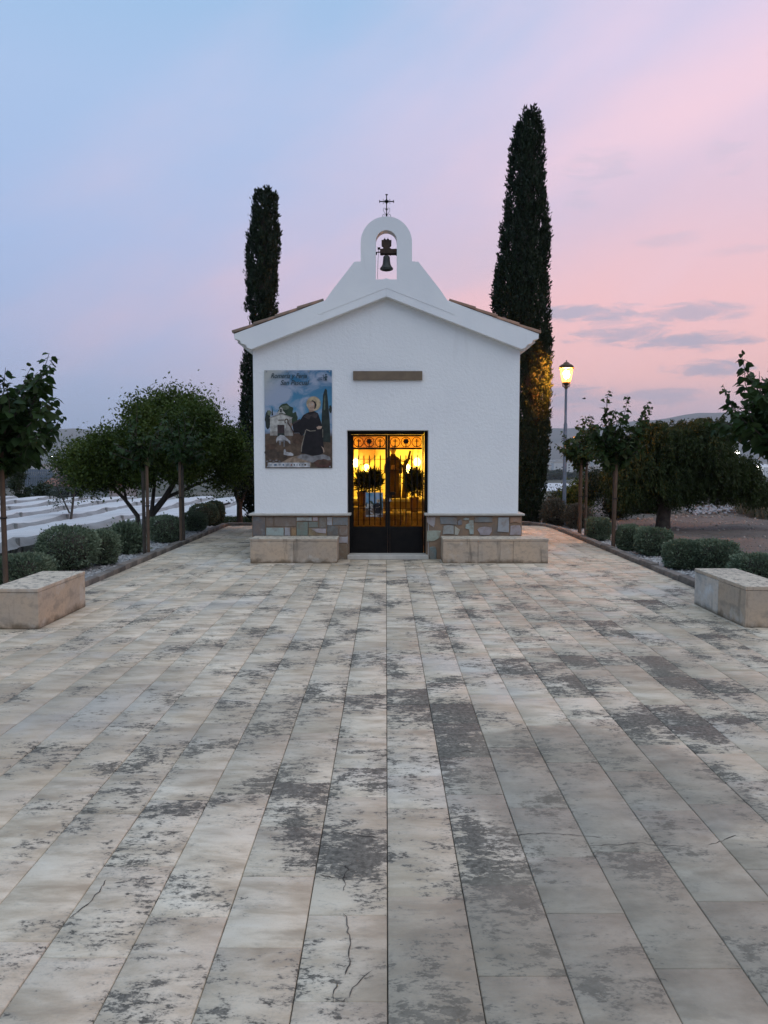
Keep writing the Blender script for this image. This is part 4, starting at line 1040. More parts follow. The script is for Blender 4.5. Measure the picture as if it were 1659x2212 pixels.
# =================================================================== STREET LAMP
lp = on(1218, 1132)
lamp = thing('street_lamp', 'lit street lamp with amber lantern on a tall blue-grey post beside the cypress', 'street lamp', (lp.x, lp.y, 0))
zt = at(1218, 836, lp.y).z; zb = at(1218, 826, lp.y).z; zg = at(1218, 796, lp.y).z
MB().lathe([(.09, -.02), (.09, .03), (.06, .06), (.055, .5), (.05, .52), (.048, 2.6), (.034, 2.64), (.032, zt)], 16).build('pole', M_pole, lamp, smooth=35)
hl = MB(); hl.lathe([(.034, zt - .05), (.05, zt - .02), (.05, zt + .01), (.04, zt + .03), (.09, zb - .015), (.105, zb)], 12)
for a in np.linspace(0, 2 * math.pi, 5)[:-1] + .4:
    hl.tube([(math.cos(a) * r_, math.sin(a) * r_, z) for r_, z in ((.045, zt), (.10, zt + .005), (.115, zb - .06), (.118, zb - .01))], .009, 6)
hl.build('lantern_holder', M_lanternmetal, lamp, smooth=40)
n8 = 8
fm = MB(); gl_ = MB()
for i in range(n8):
    a0, a1 = 2 * math.pi * i / n8, 2 * math.pi * (i + 1) / n8
    b0, b1 = .102, .168
    gl_.add([(math.cos(a0) * b0, math.sin(a0) * b0, zb), (math.cos(a1) * b0, math.sin(a1) * b0, zb), (math.cos(a1) * b1, math.sin(a1) * b1, zg), (math.cos(a0) * b1, math.sin(a0) * b1, zg)], [(0, 1, 2, 3)])
    fm.tube([(math.cos(a0) * (b0 + .003), math.sin(a0) * (b0 + .003), zb), (math.cos(a0) * (b1 + .004), math.sin(a0) * (b1 + .004), zg)], .006, 5)
gl_.build('lantern_glass', M_lampglass, lamp); zl = zb * .45 + zg * .55
MB().lathe([(.01, zl - .10), (.05, zl - .08), (.085, zl), (.07, zl + .08), (.02, zl + .11)], 12).build('bulb', M_lampbulb, lamp, smooth=60)
fm.build('lantern_frame', M_lanternmetal, lamp)
rf = MB(); rf.lathe([(.14, zg + .001), (.195, zg + .002), (.20, zg + .02), (.165, zg + .035), (.16, zg + .075), (.12, zg + .105), (.085, zg + .115), (.075, zg + .14), (.045, zg + .16), (.014, zg + .168), (.012, zg + .19), (.02, zg + .20), (.004, zg + .215)], 16)
for a in np.linspace(0, 2 * math.pi, n8 + 1)[:-1]: rf.lathe([(.012, 0), (.016, .02), (.004, .05)], 6, (math.cos(a) * .17, math.sin(a) * .17, zg + .03))
rf.build('lantern_roof', M_lanternmetal, lamp, smooth=40)

# =================================================================== VEGETATION
def curve_pts(p0, d, L, n, up=.0, jit=.1, r_=None):
    P = [np.array(p0, float)]; d = np.array(d, float); d /= np.linalg.norm(d)
    for i in range(n):
        d = d + np.array([0, 0, up]) / n + r_.normal(size=3) * jit / math.sqrt(n); d /= np.linalg.norm(d); P.append(P[-1] + d * L / n)
    return P
leaf_me = None
def leaf_mesh():
    global leaf_me
    if leaf_me is None:
        leaf_me = np_mesh('leaf', LEAF_V, LEAF_F, M_mul, {'var': [.45] * 6})
    return leaf_me
def mulberry(loc, h, shoots, seed, label, singles=0, ls=(.085, .15), lean=(0, 0), top=1.25, spread=.75, dens=1.0):
    r_ = np.random.default_rng(seed)
    root = thing('young_mulberry_tree', label, 'tree', loc, group='young staked mulberry trees in the beds')
    MB().tube([(0, 0, -.05), (lean[0] * .3, lean[1], h * .5), (lean[0], lean[1], h)], [.035, .03, .028], 8).build('trunk', M_bark, root, smooth=60)
    br = MB(); P, D, S = [], [], []
    for s_ in range(shoots):
        a = s_ * 2.399 + r_.uniform(-.3, .3); el_ = r_.uniform(.05, 1.25); u = (s_ + .5) / shoots
        d = np.array([math.cos(a) * math.cos(el_), math.sin(a) * math.cos(el_), math.sin(el_)])
        L = (top if el_ > .9 else spread) * r_.uniform(.65, 1.12)
        pts = curve_pts((lean[0], lean[1], h - r_.uniform(0, .25)), d, L, 7, .5 if el_ < .7 else .2, .35, r_)
        br.tube(pts, [.012 - .0013 * i for i in range(8)], 5)
        nl = int(L / .026 * dens)
        for q in range(nl):
            f = (q + .6) / nl * 7; i = min(int(f), 6); p = pts[i] + (pts[i + 1] - pts[i]) * (f - i)
            ax = pts[i + 1] - pts[i]; ax = ax / np.linalg.norm(ax)
            side = np.cross(ax, [0, 0, 1]); side = side / (np.linalg.norm(side) + 1e-6) * (1 if q % 2 else -1)
            out = side * r_.uniform(.4, 1.1) + ax * r_.uniform(.0, .6) + r_.normal(size=3) * .35 + np.array([0, 0, -r_.uniform(.25, 1.1)])
            sz = r_.uniform(*ls) * (1 if q < nl * .8 else .65)
            P.append(p + unit(out) * sz * .25 + r_.normal(size=3) * .012); D.append(out); S.append(sz)
    br.build('branch', M_bark, root, smooth=60)
    P, D, S = np.array(P), np.array(D), np.array(S)
    X, Y_, Z = frame(D, np.array([0, 0, 1.0]) + r_.normal(size=P.shape) * .45)
    wdt = S * r_.uniform(.75, 1.05, len(S)); var = np.clip(r_.normal(.42, .2, len(S)), 0, 1)
    keep = np.ones(len(P), bool)
    if singles:
        world = P + np.array(loc); dcam = world[:, 1] - S * 4
        vis = np.argsort(dcam + np.where(np.abs(world[:, 0] / world[:, 1]) > .505, 50, 0))[:singles]
        lm = leaf_mesh()
        for i in vis:
            keep[i] = False
            o = link('leaf', lm, root)
            Mx = Matrix(((X[i][0] * wdt[i], Y_[i][0] * S[i], Z[i][0] * S[i], P[i][0]), (X[i][1] * wdt[i], Y_[i][1] * S[i], Z[i][1] * S[i], P[i][1]),
                         (X[i][2] * wdt[i], Y_[i][2] * S[i], Z[i][2] * S[i], P[i][2]), (0, 0, 0, 1)))
            o.matrix_local = Mx
    V, F_ = scatter(LEAF_V, LEAF_F, P[keep], X[keep], Y_[keep], Z[keep], S[keep], wdt[keep])
    tag(link('foliage', np_mesh('foliage', V, F_, M_mul, {'var': np.repeat(var[keep], 6)}), root), kind='stuff')
    return root
def stake(loc, h, label, lean=.0):
    root = thing('tree_stake', label, 'stake', loc, group='wooden stakes holding the young trees')
    MB().tube([(0, 0, -.1), (lean * .5, 0, h * .5), (lean, 0, h)], [.029, .028, .027], 9).build('post', M_wood, root, smooth=40)
    for z in (h * .52, h * .93):
        MB().tube([(lean * z / h + .036 * math.cos(a), .036 * math.sin(a), z + .004 * math.sin(3 * a)) for a in np.linspace(0, 2 * math.pi, 13)], .009, 5).build('strap', M_strap, root, smooth=60)
    return root
mulberry((-4.62, 9.25, 0), 1.85, 44, 11, 'young mulberry tree cut off by the left picture edge, nearest on that side', 150, (.10, .17), top=1.5, spread=1.08, dens=1.35)
stake((-4.55, 9.10, 0), 1.95, 'wooden stake holding the young tree at the left picture edge')
mulberry((4.66, 9.1, 0), 2.0, 44, 12, 'young mulberry tree cut off by the right picture edge, nearest on that side', 150, (.10, .165), top=1.45, spread=1.0, dens=1.3)
stake((4.92, 9.2, 0), 1.95, 'wooden stake holding the young tree at the right picture edge')
p = on(321, 1203); mulberry((p.x - .10, p.y + .1, 0), 1.80, 26, 13, 'young mulberry tree in front of the big dark tree, nearer of the two there', 0, (.08, .13), top=.95, spread=.62)
stake((p.x, p.y, 0), 1.72, 'pale stake of the nearer young tree before the big dark tree')
p = on(391, 1175); mulberry((p.x + .02, p.y + .12, 0), 1.85, 26, 14, 'young mulberry tree in front of the big dark tree, nearer the chapel', 0, (.08, .13), top=.9, spread=.62)
stake((p.x, p.y, 0), 1.80, 'pale stake of the young tree between the big dark tree and the chapel')
p = on(1252, 1157); mulberry((p.x, p.y + .05, 0), 1.75, 26, 15, 'young mulberry tree with two stakes standing next to the street lamp', 0, (.09, .14), top=1.0, spread=.70, dens=1.5)
stake((p.x - .005, p.y - .08, 0), 1.70, 'brown stake, left one of the pair next to the street lamp'); stake((p.x + .13, p.y, 0), 1.70, 'brown stake, right one of the pair next to the street lamp')
p = on(1325, 1187); mulberry((p.x + .02, p.y + .1, 0), 1.80, 30, 16, 'young mulberry tree with single stake in front of the drooping pepper tree', 0, (.09, .145), top=1.2, spread=.78, dens=1.5)
stake((p.x, p.y, 0), 1.85, 'reddish brown stake of the young tree before the drooping pepper tree', .03)

def clump_tree(name, loc, label, cat, blobs, n, ls, mat, limbs, seed, flat_=.6, trunk_r=.12, group=None, droop=0.0):
    """blobs: list of (x,y,z,r) clump spheres relative to the base"""
    r_ = np.random.default_rng(seed)
    root = thing(name, label, cat, loc, group=group)
    tr = MB()
    for L in limbs:
        tr.tube([q[:3] for q in L], [q[3] for q in L], 8)
    tr.build('trunk', M_bark, root, smooth=60)
    B = np.array(blobs); wgt = B[:, 3] ** 2; wgt /= wgt.sum()
    # each blob breaks up into ragged sprays
    ns = 26 * len(B); ib = r_.choice(len(B), ns, p=wgt)
    sd = unit(r_.normal(size=(ns, 3))) * r_.uniform(.45, 1.08, (ns, 1)); SP = B[ib, :3] + sd * B[ib, 3:4] * (1, 1, flat_ + .25)
    k = r_.integers(0, ns, n); spray = r_.uniform(.07, .17, ns)
    off_ = r_.normal(size=(n, 3)) * spray[k][:, None]; off_[:, 2] -= droop * np.abs(r_.normal(size=n)) * .25
    P = SP[k] + off_
    P = P[P[:, 2] > .15] if droop == 0 else P[P[:, 2] > .05]
    n = len(P)
    D = r_.normal(size=(n, 3)) + (0, 0, .25 - droop * 1.8); X, Y_, Z = frame(D, r_.normal(size=(n, 3)) + (0, 0, .8))
    S = r_.uniform(*ls, n)
    V, F_ = scatter(DIAM_V, DIAM_F, P, X, Y_, Z, S, S * r_.uniform(.35, .6, n))
    var = np.clip(.4 + .22 * pnoise(P, 2.2, seed) + r_.normal(size=n) * .12, 0, 1)
    tag(link('crown', np_mesh('crown', V, F_, mat, {'var': var}), root), kind='stuff')
    return root
def blobset(cx_, cz_, rx, ry, rz, n, r0, r1, r_, cy_=0):
    d = unit(r_.normal(size=(n, 3))) * r_.uniform(.35, .95, (n, 1)) ** .6
    return [(cx_ + d[i, 0] * rx, cy_ + d[i, 1] * ry, cz_ + d[i, 2] * rz, r_.uniform(r0, r1)) for i in range(n)]
rb = np.random.default_rng(21)
# big spreading dark tree on the left (several trunks)
bp = on(303, 1152)
bl = blobset(.85, 2.32, 1.15, 1.2, 1.08, 40, .26, .46, rb) + blobset(-.80, 1.70, .85, .8, .62, 26, .24, .38, rb) + blobset(1.6, 1.75, .95, 1.0, .65, 18, .22, .36, rb) + blobset(.5, 1.55, 1.3, .9, .35, 10, .2, .3, rb)
clump_tree('carob_tree', (bp.x, bp.y, -.05), 'big spreading dark green tree with several leaning trunks left of the chapel', 'tree', bl, 90000, (.055, .10), M_carob,
           [[(.0, 0, -.1, .10), (.15, .05, .35, .085), (.55, .1, .85, .07), (.95, .1, 1.5, .045), (1.2, .1, 2.1, .02)], [(.12, 0, .15, .06), (.28, 0, .6, .05), (.35, .05, 1.3, .035), (.5, 0, 2.0, .015)],
            [(-.02, 0, -.1, .07), (-.06, .02, .45, .055), (-.35, 0, .85, .042), (-.85, 0, 1.35, .03), (-1.2, 0, 1.75, .012)], [(-.3, 0, .8, .03), (-.5, .2, 1.5, .018)], [(.55, .1, .85, .045), (1.2, .3, 1.15, .035), (1.9, .3, 1.4, .015)]], 31)
bp = on(500, 1139)
clump_tree('dark_tree', (bp.x - .1, bp.y + 1.6, -.1), 'dark low tree between the big spreading tree and the cypress', 'tree', blobset(-.2, 1.75, .85, .9, .70, 26, .24, .4, rb) + blobset(.2, 1.2, .6, .6, .3, 6, .2, .3, rb), 18000, (.045, .08), M_dbush,
           [[(0, 0, -.1, .09), (.0, 0, .6, .07), (-.2, 0, 1.2, .04), (-.4, 0, 1.8, .015)], [(0, 0, .5, .05), (.25, .1, 1.2, .02)]], 32)
# thin silvery sapling showing left of the big tree
bp = at(150, 1090, 24)
clump_tree('olive_tree', (bp.x, 24, -2.0), 'thin pale olive tree standing in front of the red roofed house', 'tree', blobset(.1, 3.4, .75, .6, .7, 16, .16, .26, rb) + blobset(-.35, 2.6, .35, .4, .3, 6, .12, .2, rb), 3000, (.05, .09), leafmat('olive_grey', (.045, .06, .045), (.09, .105, .085), (.13, .145, .12), .15),
           [[(0, 0, -.3, .07), (0, 0, 1.6, .05), (.15, 0, 2.6, .03), (.2, 0, 3.6, .012)], [(0, 0, 2.0, .03), (-.4, 0, 2.9, .012)]], 33)

# drooping pepper tree
def weeping(loc, label, blobs, nstr, seed, trunk):
    r_ = np.random.default_rng(seed)
    root = thing('pepper_tree', label, 'tree', loc)
    tr = MB()
    for L in trunk: tr.tube([q[:3] for q in L], [q[3] for q in L], 9)
    tr.build('trunk', M_bark, root, smooth=60)
    B = np.array(blobs); wg = B[:, 3] ** 2; ib = r_.choice(len(B), nstr, p=wg / wg.sum())
    d = unit(r_.normal(size=(nstr, 3)) + (0, 0, .35)); d[:, 2] = np.abs(d[:, 2]) * np.where(r_.random(nstr) < .85, 1, -1)
    S0 = B[ib, :3] + d * B[ib, 3:4] * r_.uniform(.55, 1.02, (nstr, 1)) * (1, 1, .8)
    Ls = r_.uniform(.35, 1.25, nstr) * np.clip(S0[:, 2] / 2.2, .35, 1.0)
    out = d * (1, 1, 0); P, D, va = [], [], []
    m_ = 36
    tt = (np.arange(m_) + .5) / m_
    base = pnoise(S0, 1.6, seed) * .22 + .42
    arch = S0[:, None, :] + out[:, None, :] * (.28 * np.sqrt(tt))[None, :, None] * r_.uniform(.4, 1.2, (nstr, 1, 1))
    arch[:, :, 2] += (.20 * np.sin(tt * 2.4))[None, :] * np.clip(S0[:, 2:3] - 1.2, .2, 1.2) - (Ls[:, None] * tt[None, :] ** 1.25)
    arch += r_.normal(size=arch.shape) * .018
    P = arch.reshape(-1, 3); n = len(P)
    ok = P[:, 2] > .16; 
    D = r_.normal(size=(n, 3)) * (.55, .55, .3) + (0, 0, -.75)
    va = np.repeat(base, m_) + r_.normal(size=n) * .13
    P, D, va = P[ok], D[ok], va[ok]; n = len(P)
    X, Y_, Z = frame(D, r_.normal(size=(n, 3))); S = r_.uniform(.06, .12, n)
    V, F_ = scatter(DIAM_V, DIAM_F, P, X, Y_, Z, S, S * r_.uniform(.2, .36, n))
    tag(link('crown', np_mesh('crown', V, F_, M_pepper, {'var': np.clip(va, 0, 1)}), root), kind='stuff')
bp = on(1432, 1139)
pb = blobset(.0, 2.10, .6, .8, .5, 12, .32, .46, rb) + blobset(.95, 2.22, .5, .8, .5, 12, .30, .44, rb) + blobset(-.75, 1.70, .45, .6, .35, 9, .26, .36, rb) + blobset(1.65, 1.45, .5, .6, .3, 9, .28, .38, rb) + blobset(2.15, 1.0, .4, .5, .25, 6, .22, .32, rb) + blobset(.3, 1.3, 1.2, .7, .35, 12, .3, .42, rb) + blobset(-.2, .95, 1.1, .7, .2, 8, .24, .34, rb)
weeping((bp.x, bp.y, -.06), 'weeping pepper tree with dark drooping foliage and short thick trunk on the dirt lot', pb, 2900, 41,
        [[(0, 0, -.1, .20), (.0, 0, .25, .17), (.05, 0, .7, .15), (.25, 0, 1.3, .11), (.6, 0, 2.0, .05)], [(.02, 0, .5, .11), (-.3, 0, 1.2, .08), (-.6, .1, 1.9, .035)]])

# cypresses
def cypress(loc, H, prof, label, seed, nspr, gaps=0.0, lump=.18, lean=0.0):
    r_ = np.random.default_rng(seed)
    root = thing('cypress_tree', label, 'tree', loc)
    hs = [p_[0] for p_ in prof]; rs = [p_[1] for p_ in prof]; cs = [p_[2] if len(p_) > 2 else 0 for p_ in prof]
    MB().tube([(0, 0, -.1), (np.interp(.3, hs, cs), 0, H * .3), (np.interp(.7, hs, cs), 0, H * .7), (np.interp(.96, hs, cs), 0, H * .96)], [.14, .10, .06, .01], 8).build('trunk', M_bark, root, smooth=60)
    # sampling height in proportion to the radius there
    hh = np.linspace(0.01, .995, 400); cum = np.cumsum(np.interp(hh, hs, rs) + .05); cum /= cum[-1]
    h = np.interp(r_.random(nspr), cum, hh); a = r_.uniform(0, 2 * math.pi, nspr)
    q = np.stack([np.cos(a) * 1.3, np.sin(a) * 1.3, h * H * 1.1], -1)
    nzv = pnoise(q, 1.5, seed) * .6 + pnoise(q, 3.6, seed + 1) * .4
    rad = np.interp(h, hs, rs) * (1 + lump * nzv) * r_.uniform(.62, 1.02, nspr) ** .5
    if gaps:
        hole = pnoise(q, 1.1, seed + 5) > 1.15 - gaps * (1 - h); rad = np.where(hole, rad * .45, rad)
    C0 = np.stack([np.interp(h, hs, cs) + np.cos(a) * rad, np.sin(a) * rad, h * H], -1)
    m_ = 22
    outd = np.stack([np.cos(a), np.sin(a), np.zeros(nspr)], -1)
    tilt = unit(outd * r_.uniform(.12, .5, (nspr, 1)) + (0, 0, 1.0) + r_.normal(size=(nspr, 3)) * .1)
    tt = r_.random((nspr, m_)); ln = r_.uniform(.22, .48, nspr) * (1 - .35 * h)
    P = C0[:, None, :] + tilt[:, None, :] * ((tt - .45) * ln[:, None])[:, :, None] + r_.normal(size=(nspr, m_, 3)) * (.05 * (1.15 - tt))[:, :, None]
    P = P.reshape(-1, 3); n = len(P)
    D = np.repeat(tilt, m_, 0) + r_.normal(size=(n, 3)) * .38; X, Y_, Z = frame(D, np.repeat(outd, m_, 0) + r_.normal(size=(n, 3)) * .6)
    S = r_.uniform(.06, .13, n)
    V, F_ = scatter(DIAM_V, DIAM_F, P, X, Y_, Z, S, S * r_.uniform(.3, .5, n))
    var = np.clip(np.repeat(.38 + .18 * nzv + r_.normal(size=nspr) * .12, m_) + r_.normal(size=n) * .1, 0, 1)
    tag(link('crown', np_mesh('crown', V, F_, M_cyp, {'var': var}), root), kind='stuff')
    # solid dark core, added so no light shows through the crown
    inn_ = MB(); inn_.lathe([(max(.02, np.interp(z, hs, rs) * .5), z * H) for z in np.linspace(.03, .93, 16)], 10)
    inn_.v = [(x + np.interp(z / H, hs, cs), y, z) for x, y, z in inn_.v]
    inn_.build('inner_core', M_bark, root, smooth=60)
YC = 20.9; s_ = YC / 1662.0
c0 = at(1147, 1133, YC); Ht = at(1133, 238, YC).z + .06
def prow(y, xl, xr, cx_): return ((at(1147, y, YC).z + .06) / Ht, (xr - xl) / 2 * s_ * .90, ((xl + xr) / 2 - cx_) * s_)
pr = [prow(y, a_, b_, 1147) for y, a_, b_ in [(1134, 1125, 1166), (1090, 1112, 1172), (1000, 1108, 1180), (900, 1104, 1184), (800, 1100, 1184), (735, 1092, 1184), (700, 1062, 1181), (650, 1055, 1180), (600, 1060, 1178), (540, 1070, 1178), (500, 1076, 1178), (450, 1082, 1172),
                                             (400, 1088, 1166), (350, 1091, 1163), (300, 1100, 1161), (260, 1112, 1152), (248, 1120, 1148), (238, 1130, 1140)]]
cypress((c0.x, YC, -.06), Ht, pr, 'tall cypress right of the chapel, its lower side lit orange by the lamp', 51, 2900, 0, .10)
YC = 21.6; s_ = YC / 1662.0
c0 = at(563, 1133, YC); Ht = at(585, 409, YC).z + .06
def prow2(y, xl, xr): return ((at(563, y, YC).z + .06) / Ht, (xr - xl) / 2 * s_ * .86, ((xl + xr) / 2 - 563) * s_)
pr = [prow2(*q) for q in [(1130, 540, 590), (1080, 522, 600), (1000, 518, 606), (930, 520, 606), (850, 524, 604), (790, 530, 602), (740, 545, 600), (700, 552, 604), (680, 545, 606), (640, 536, 610), (600, 541, 612), (570, 538, 616), (520, 544, 615), (470, 552, 611), (430, 558, 607), (418, 570, 601), (409, 580, 593)]]
cypress((c0.x, YC, -.1), Ht, pr, 'shorter lumpy cypress with gaps behind the left roof slope', 52, 2000, .46, .36)

# clipped shrubs
def shrub(loc, rx, ry, h, label, seed, mat, n=7000, loose=0.0, square=.3):
    r_ = np.random.default_rng(seed)
    root = thing('clipped_shrub', label, 'shrub', loc, group='clipped shrubs in the planting beds')
    d = unit(r_.normal(size=(n, 3)))
    # between ball and rounded box
    bx = d / np.max(np.abs(d), -1, keepdims=True); sh = d * (1 - square) + bx * .86 * square
    lum = 1 + .07 * pnoise(d, 3.0, seed) + .05 * pnoise(d, 7.0, seed + 1)
    rr = r_.uniform(.80, 1.0, (n, 1)) ** .6 + r_.exponential(.03 + .10 * loose, (n, 1))
    P = sh * lum[:, None] * rr * (rx, ry, h / 2) + (0, 0, h * .50)
    P = P[P[:, 2] > -.02]; n = len(P); d = unit(P - (0, 0, h * .45))
    D = d + r_.normal(size=(n, 3)) * .55 + (0, 0, .35); X, Y_, Z = frame(D, r_.normal(size=(n, 3)))
    S = r_.uniform(.028, .055, n) * (1 + .6 * loose)
    V, F_ = scatter(DIAM_V, DIAM_F, P, X, Y_, Z, S, S * r_.uniform(.35, .6, n))
    var = np.clip(.45 + .22 * pnoise(P, 6.0, seed) + r_.normal(size=n) * .15, 0, 1)
    tag(link('foliage', np_mesh('foliage', V, F_, mat, {'var': var}), root), kind='stuff')
    tw = MB()
    tw.lathe([(.05, -.03), (rx * .45, h * .1), (rx * .74, h * .35), (rx * .74, h * .62), (rx * .5, h * .8), (.03, h * .86)], 12, sy=ry / rx)
    tw.build('inner_core', M_bark, root, smooth=60)  # solid core in place of branches, added to block light through the leaves
def shrub_px(x0, x1, y0, y1, X, label, seed, mat=M_shrub, loose=0, square=.3, n=7000, yb=None):
    """bed shrub: centre at bed line X, foot where the sight line to its base meets the ground"""
    cx_ = (x0 + x1) / 2; r_ = ray(cx_, y1); Y = X / (r_[0] / r_[1]); 
    ztop = at(cx_, y0, Y).z; w_ = (x1 - x0) / 2 / 1662 * Y
    shrub((X, Y + w_ * .15, 0), w_, w_ * random.uniform(.9, 1.05), max(.3, ztop), label, seed, mat, n, loose, square)
shrub_px(-20, 105, 1200, 1262, -4.75, 'grey-green clipped shrub behind the left stone block bench', 61, n=8000, square=.5)
shrub_px(84, 207, 1139, 1243, -4.95, 'largest round grey-green clipped shrub, beyond the left stone block bench', 62, n=9000)
shrub_px(190, 255, 1146, 1243, -4.62, 'narrow clipped shrub pressed against the largest round one on the left', 63)
shrub_px(246, 304, 1136, 1225, -4.72, 'loose wispy grey shrub beneath the big dark tree', 64, M_shrub, .9, .1, 5000)
shrub_px(320, 396, 1115, 1190, -4.55, 'squarish clipped shrub between the two pale stakes on the left', 65, square=.5)
shrub_px(390, 446, 1108, 1165, -4.6, 'flat topped clipped shrub just past the second pale stake on the left', 66, square=.5)
shrub_px(408, 470, 1089, 1150, -4.75, 'rounded shrub second from the path end on the left', 67)
shrub_px(440, 484, 1083, 1136, -4.6, 'farthest shrub at the end of the left bed', 68)
shrub_px(1173, 1221, 1082, 1134, 4.35, 'brownish loose shrub left of the street lamp post', 69, M_shrubdry, .6, .1, 6000)
shrub_px(1221, 1273, 1092, 1147, 4.72, 'brown-green round shrub behind the pair of stakes by the lamp', 70, M_shrubdry, .3, .2)
shrub_px(1269, 1316, 1118, 1171, 4.48, 'small cube shaped clipped shrub between the staked trees on the right', 71, square=.75)
shrub_px(1333, 1386, 1135, 1203, 4.58, 'clipped shrub just right of the reddish brown stake', 72, square=.5)
shrub_px(1373, 1449, 1141, 1220, 4.78, 'broad clipped shrub in the middle of the right bed', 73, square=.5, n=8000)
shrub_px(1436, 1512, 1168, 1246, 4.66, 'dark clipped shrub left behind the right stone block bench', 74, square=.4, n=8000)
shrub_px(1494, 1589, 1168, 1252, 5.1, 'large pale topped clipped shrub directly behind the right stone block bench', 75, square=.5, n=9000)
shrub_px(1585, 1700, 1200, 1262, 5.05, 'low flat shrub at the right picture edge behind the bench', 76, square=.6, n=9000)

# dark bushes beyond the lot
def bush(px_, py0, Y, hw, label, seed, n=9000, mat=M_dbush, zb=-.2, ls=(.05, .1)):
    r_ = np.random.default_rng(seed); p_ = at(px_, py0, Y); h = p_.z - zb; w_ = hw / 1662 * Y
    nb = 16
    clump_tree('wild_bush', (p_.x, Y, zb), label, 'bush', blobset(0, h * .5, w_ * .8, w_ * .6, h * .42, nb, w_ * .22, w_ * .36, r_), n, ls, mat, [[(0, 0, -.1, .06), (0, 0, h * .5, .04), (.1, 0, h * .8, .01)]], seed, flat_=.6, group='wild dark bushes around the lot')
bush(1195, 1062, 24.5, 52, 'dark bush between the tall cypress and the street lamp', 81, 9000, zb=-.6)
bush(1255, 1035, 24.0, 42, 'dark bush right behind the street lamp foot', 82, 9000, M_carob, zb=-.4)
bush(1322, 990, 22.6, 62, 'tall dark bush behind the staked tree, touching the pepper tree', 83, 14000, zb=-.2)
bush(1395, 1040, 24.5, 55, 'low dark bush in the shade left of the pepper trunk', 84, 9000)
bush(1500, 1040, 29.0, 75, 'dark bush behind the pepper tree and the dug bank', 85, 9000)
bush(1585, 1000, 28.5, 62, 'dark bush at the right, between pepper tree and far lights', 86, 10000)
bush(1665, 1015, 27.0, 70, 'dark bush at the right picture edge under the young tree', 87, 9000)
bush(1375, 1075, 30.0, 90, 'dark bush low behind the dug bank', 88, 8000)
bush(1775, 1000, 27.0, 80, 'dark bush beyond the right picture edge', 89, 6000)
bush(38, 998, 42, 30, 'round dark bush behind the netted field, farthest left', 90, 7000, M_dbush, -2.3, (.08, .16)); bush(88, 1027, 41, 28, 'lower dark bush behind the netted field beside the red roofed house', 91, 6000, M_dbush, -2.3, (.08, .16))
bush(-40, 1000, 42, 45, 'dark bush behind the netted field beyond the left picture edge', 92, 5000, M_dbush, -2.3, (.08, .16))
bush(500, 1060, 39, 60, 'dark bush far behind the netted field near the chapel', 93, 5000, M_dbush, -2.3, (.08, .16)); bush(430, 1055, 40, 60, 'dark bush far behind the netted field under the big tree', 94, 5000, M_dbush, -2.3, (.08, .16))

# grass verge at the end of the path, dry grass tuft by the bank
def blades(name, x0, x1, y0, y1, n, hgt, mat, label, seed, zf, cat='grass'):
    r_ = np.random.default_rng(seed)
    P = np.stack([r_.uniform(x0, x1, n), r_.uniform(y0, y1, n), np.zeros(n)], -1); P[:, 2] = zf(P[:, 0], P[:, 1])
    D = r_.normal(size=(n, 3)) * (.4, .4, .1) + (0, 0, 1.0); X, Y_, Z = frame(D, r_.normal(size=(n, 3))); S = r_.uniform(.4, 1, n) * hgt
    V, F_ = scatter(DIAM_V, DIAM_F, P, X, Y_, Z, S, np.full(n, .012) + S * .05)
    tag(link(name, np_mesh(name, V, F_, mat, {'var': r_.random(n)})), label, cat, kind='stuff')
blades('grass', -5.2, 3.2, 19.8, 23.2, 16000, .10, M_grass, 'short green grass at the far end of the left path', 95, lambda x, y: terrain(x, y))
blades('dry_grass', 11.0, 13.4, 22.6, 24.2, 1500, .75, M_drygrass, 'pale dry grass tufts at the right picture edge', 96, lambda x, y: terrain(x, y))
blades('weeds', 6.0, 16.0, 7.5, 24, 2600, .05, M_drygrass, 'sparse dry weeds over the bare dirt lot', 97, lambda x, y: terrain(x, y), 'weeds')

# rubble on the bank, loose stones on the lot
def stones(name, n, fx, fy, smin, smax, mat, label, seed, cat, lift=0.0):
    r_ = np.random.default_rng(seed)
    x, y = fx(r_, n), fy(r_, n); P = np.stack([x, y, terrain(x, y)], -1)
    P[:, 2] += lift * np.abs(r_.normal(size=n))
    iv = np.array([(1, 0, 0), (0, 1, 0), (-1, 0, 0), (0, -1, 0), (0, 0, .8), (0, 0, -.6)], float)
    if_ = np.array([(0, 1, 4), (1, 2, 4), (2, 3, 4), (3, 0, 4), (1, 0, 5), (2, 1, 5), (3, 2, 5), (0, 3, 5)])
    D = unit(r_.normal(size=(n, 3))); X, Y_, Z = frame(D, r_.normal(size=(n, 3))); S = r_.uniform(smin, smax, n) ** 1.0
    V, F_ = scatter(iv, if_, P, X, Y_, Z, S, S * r_.uniform(.6, 1.2, n))
    tag(link(name, np_mesh(name, V, F_, mat)), label, cat, kind='stuff')
rbp = on(1535, 1118)
M_rub = mottled('pale_rubble', (.34, .36, .38), (.22, .235, .25), 6, .85, 20, .4, .02)
stones('rubble_heap', 300, lambda r_, n: rbp.x + 1.05 + r_.uniform(-.75, .75, n), lambda r_, n: 24.75 + r_.normal(size=n) * .28, .03, .10, M_rub, 'pale bluish rubble heap tipped on the dug bank', 98, 'rubble', .05)
stones('loose_stones', 900, lambda r_, n: r_.uniform(6, 17, n), lambda r_, n: 26 - r_.exponential(3.2, n), .015, .075, mottled('lot_stone', (.30, .27, .24), (.20, .18, .16), 6, .95, 20, .4, .02), 'loose stones scattered over the bare dirt lot', 99, 'stones')
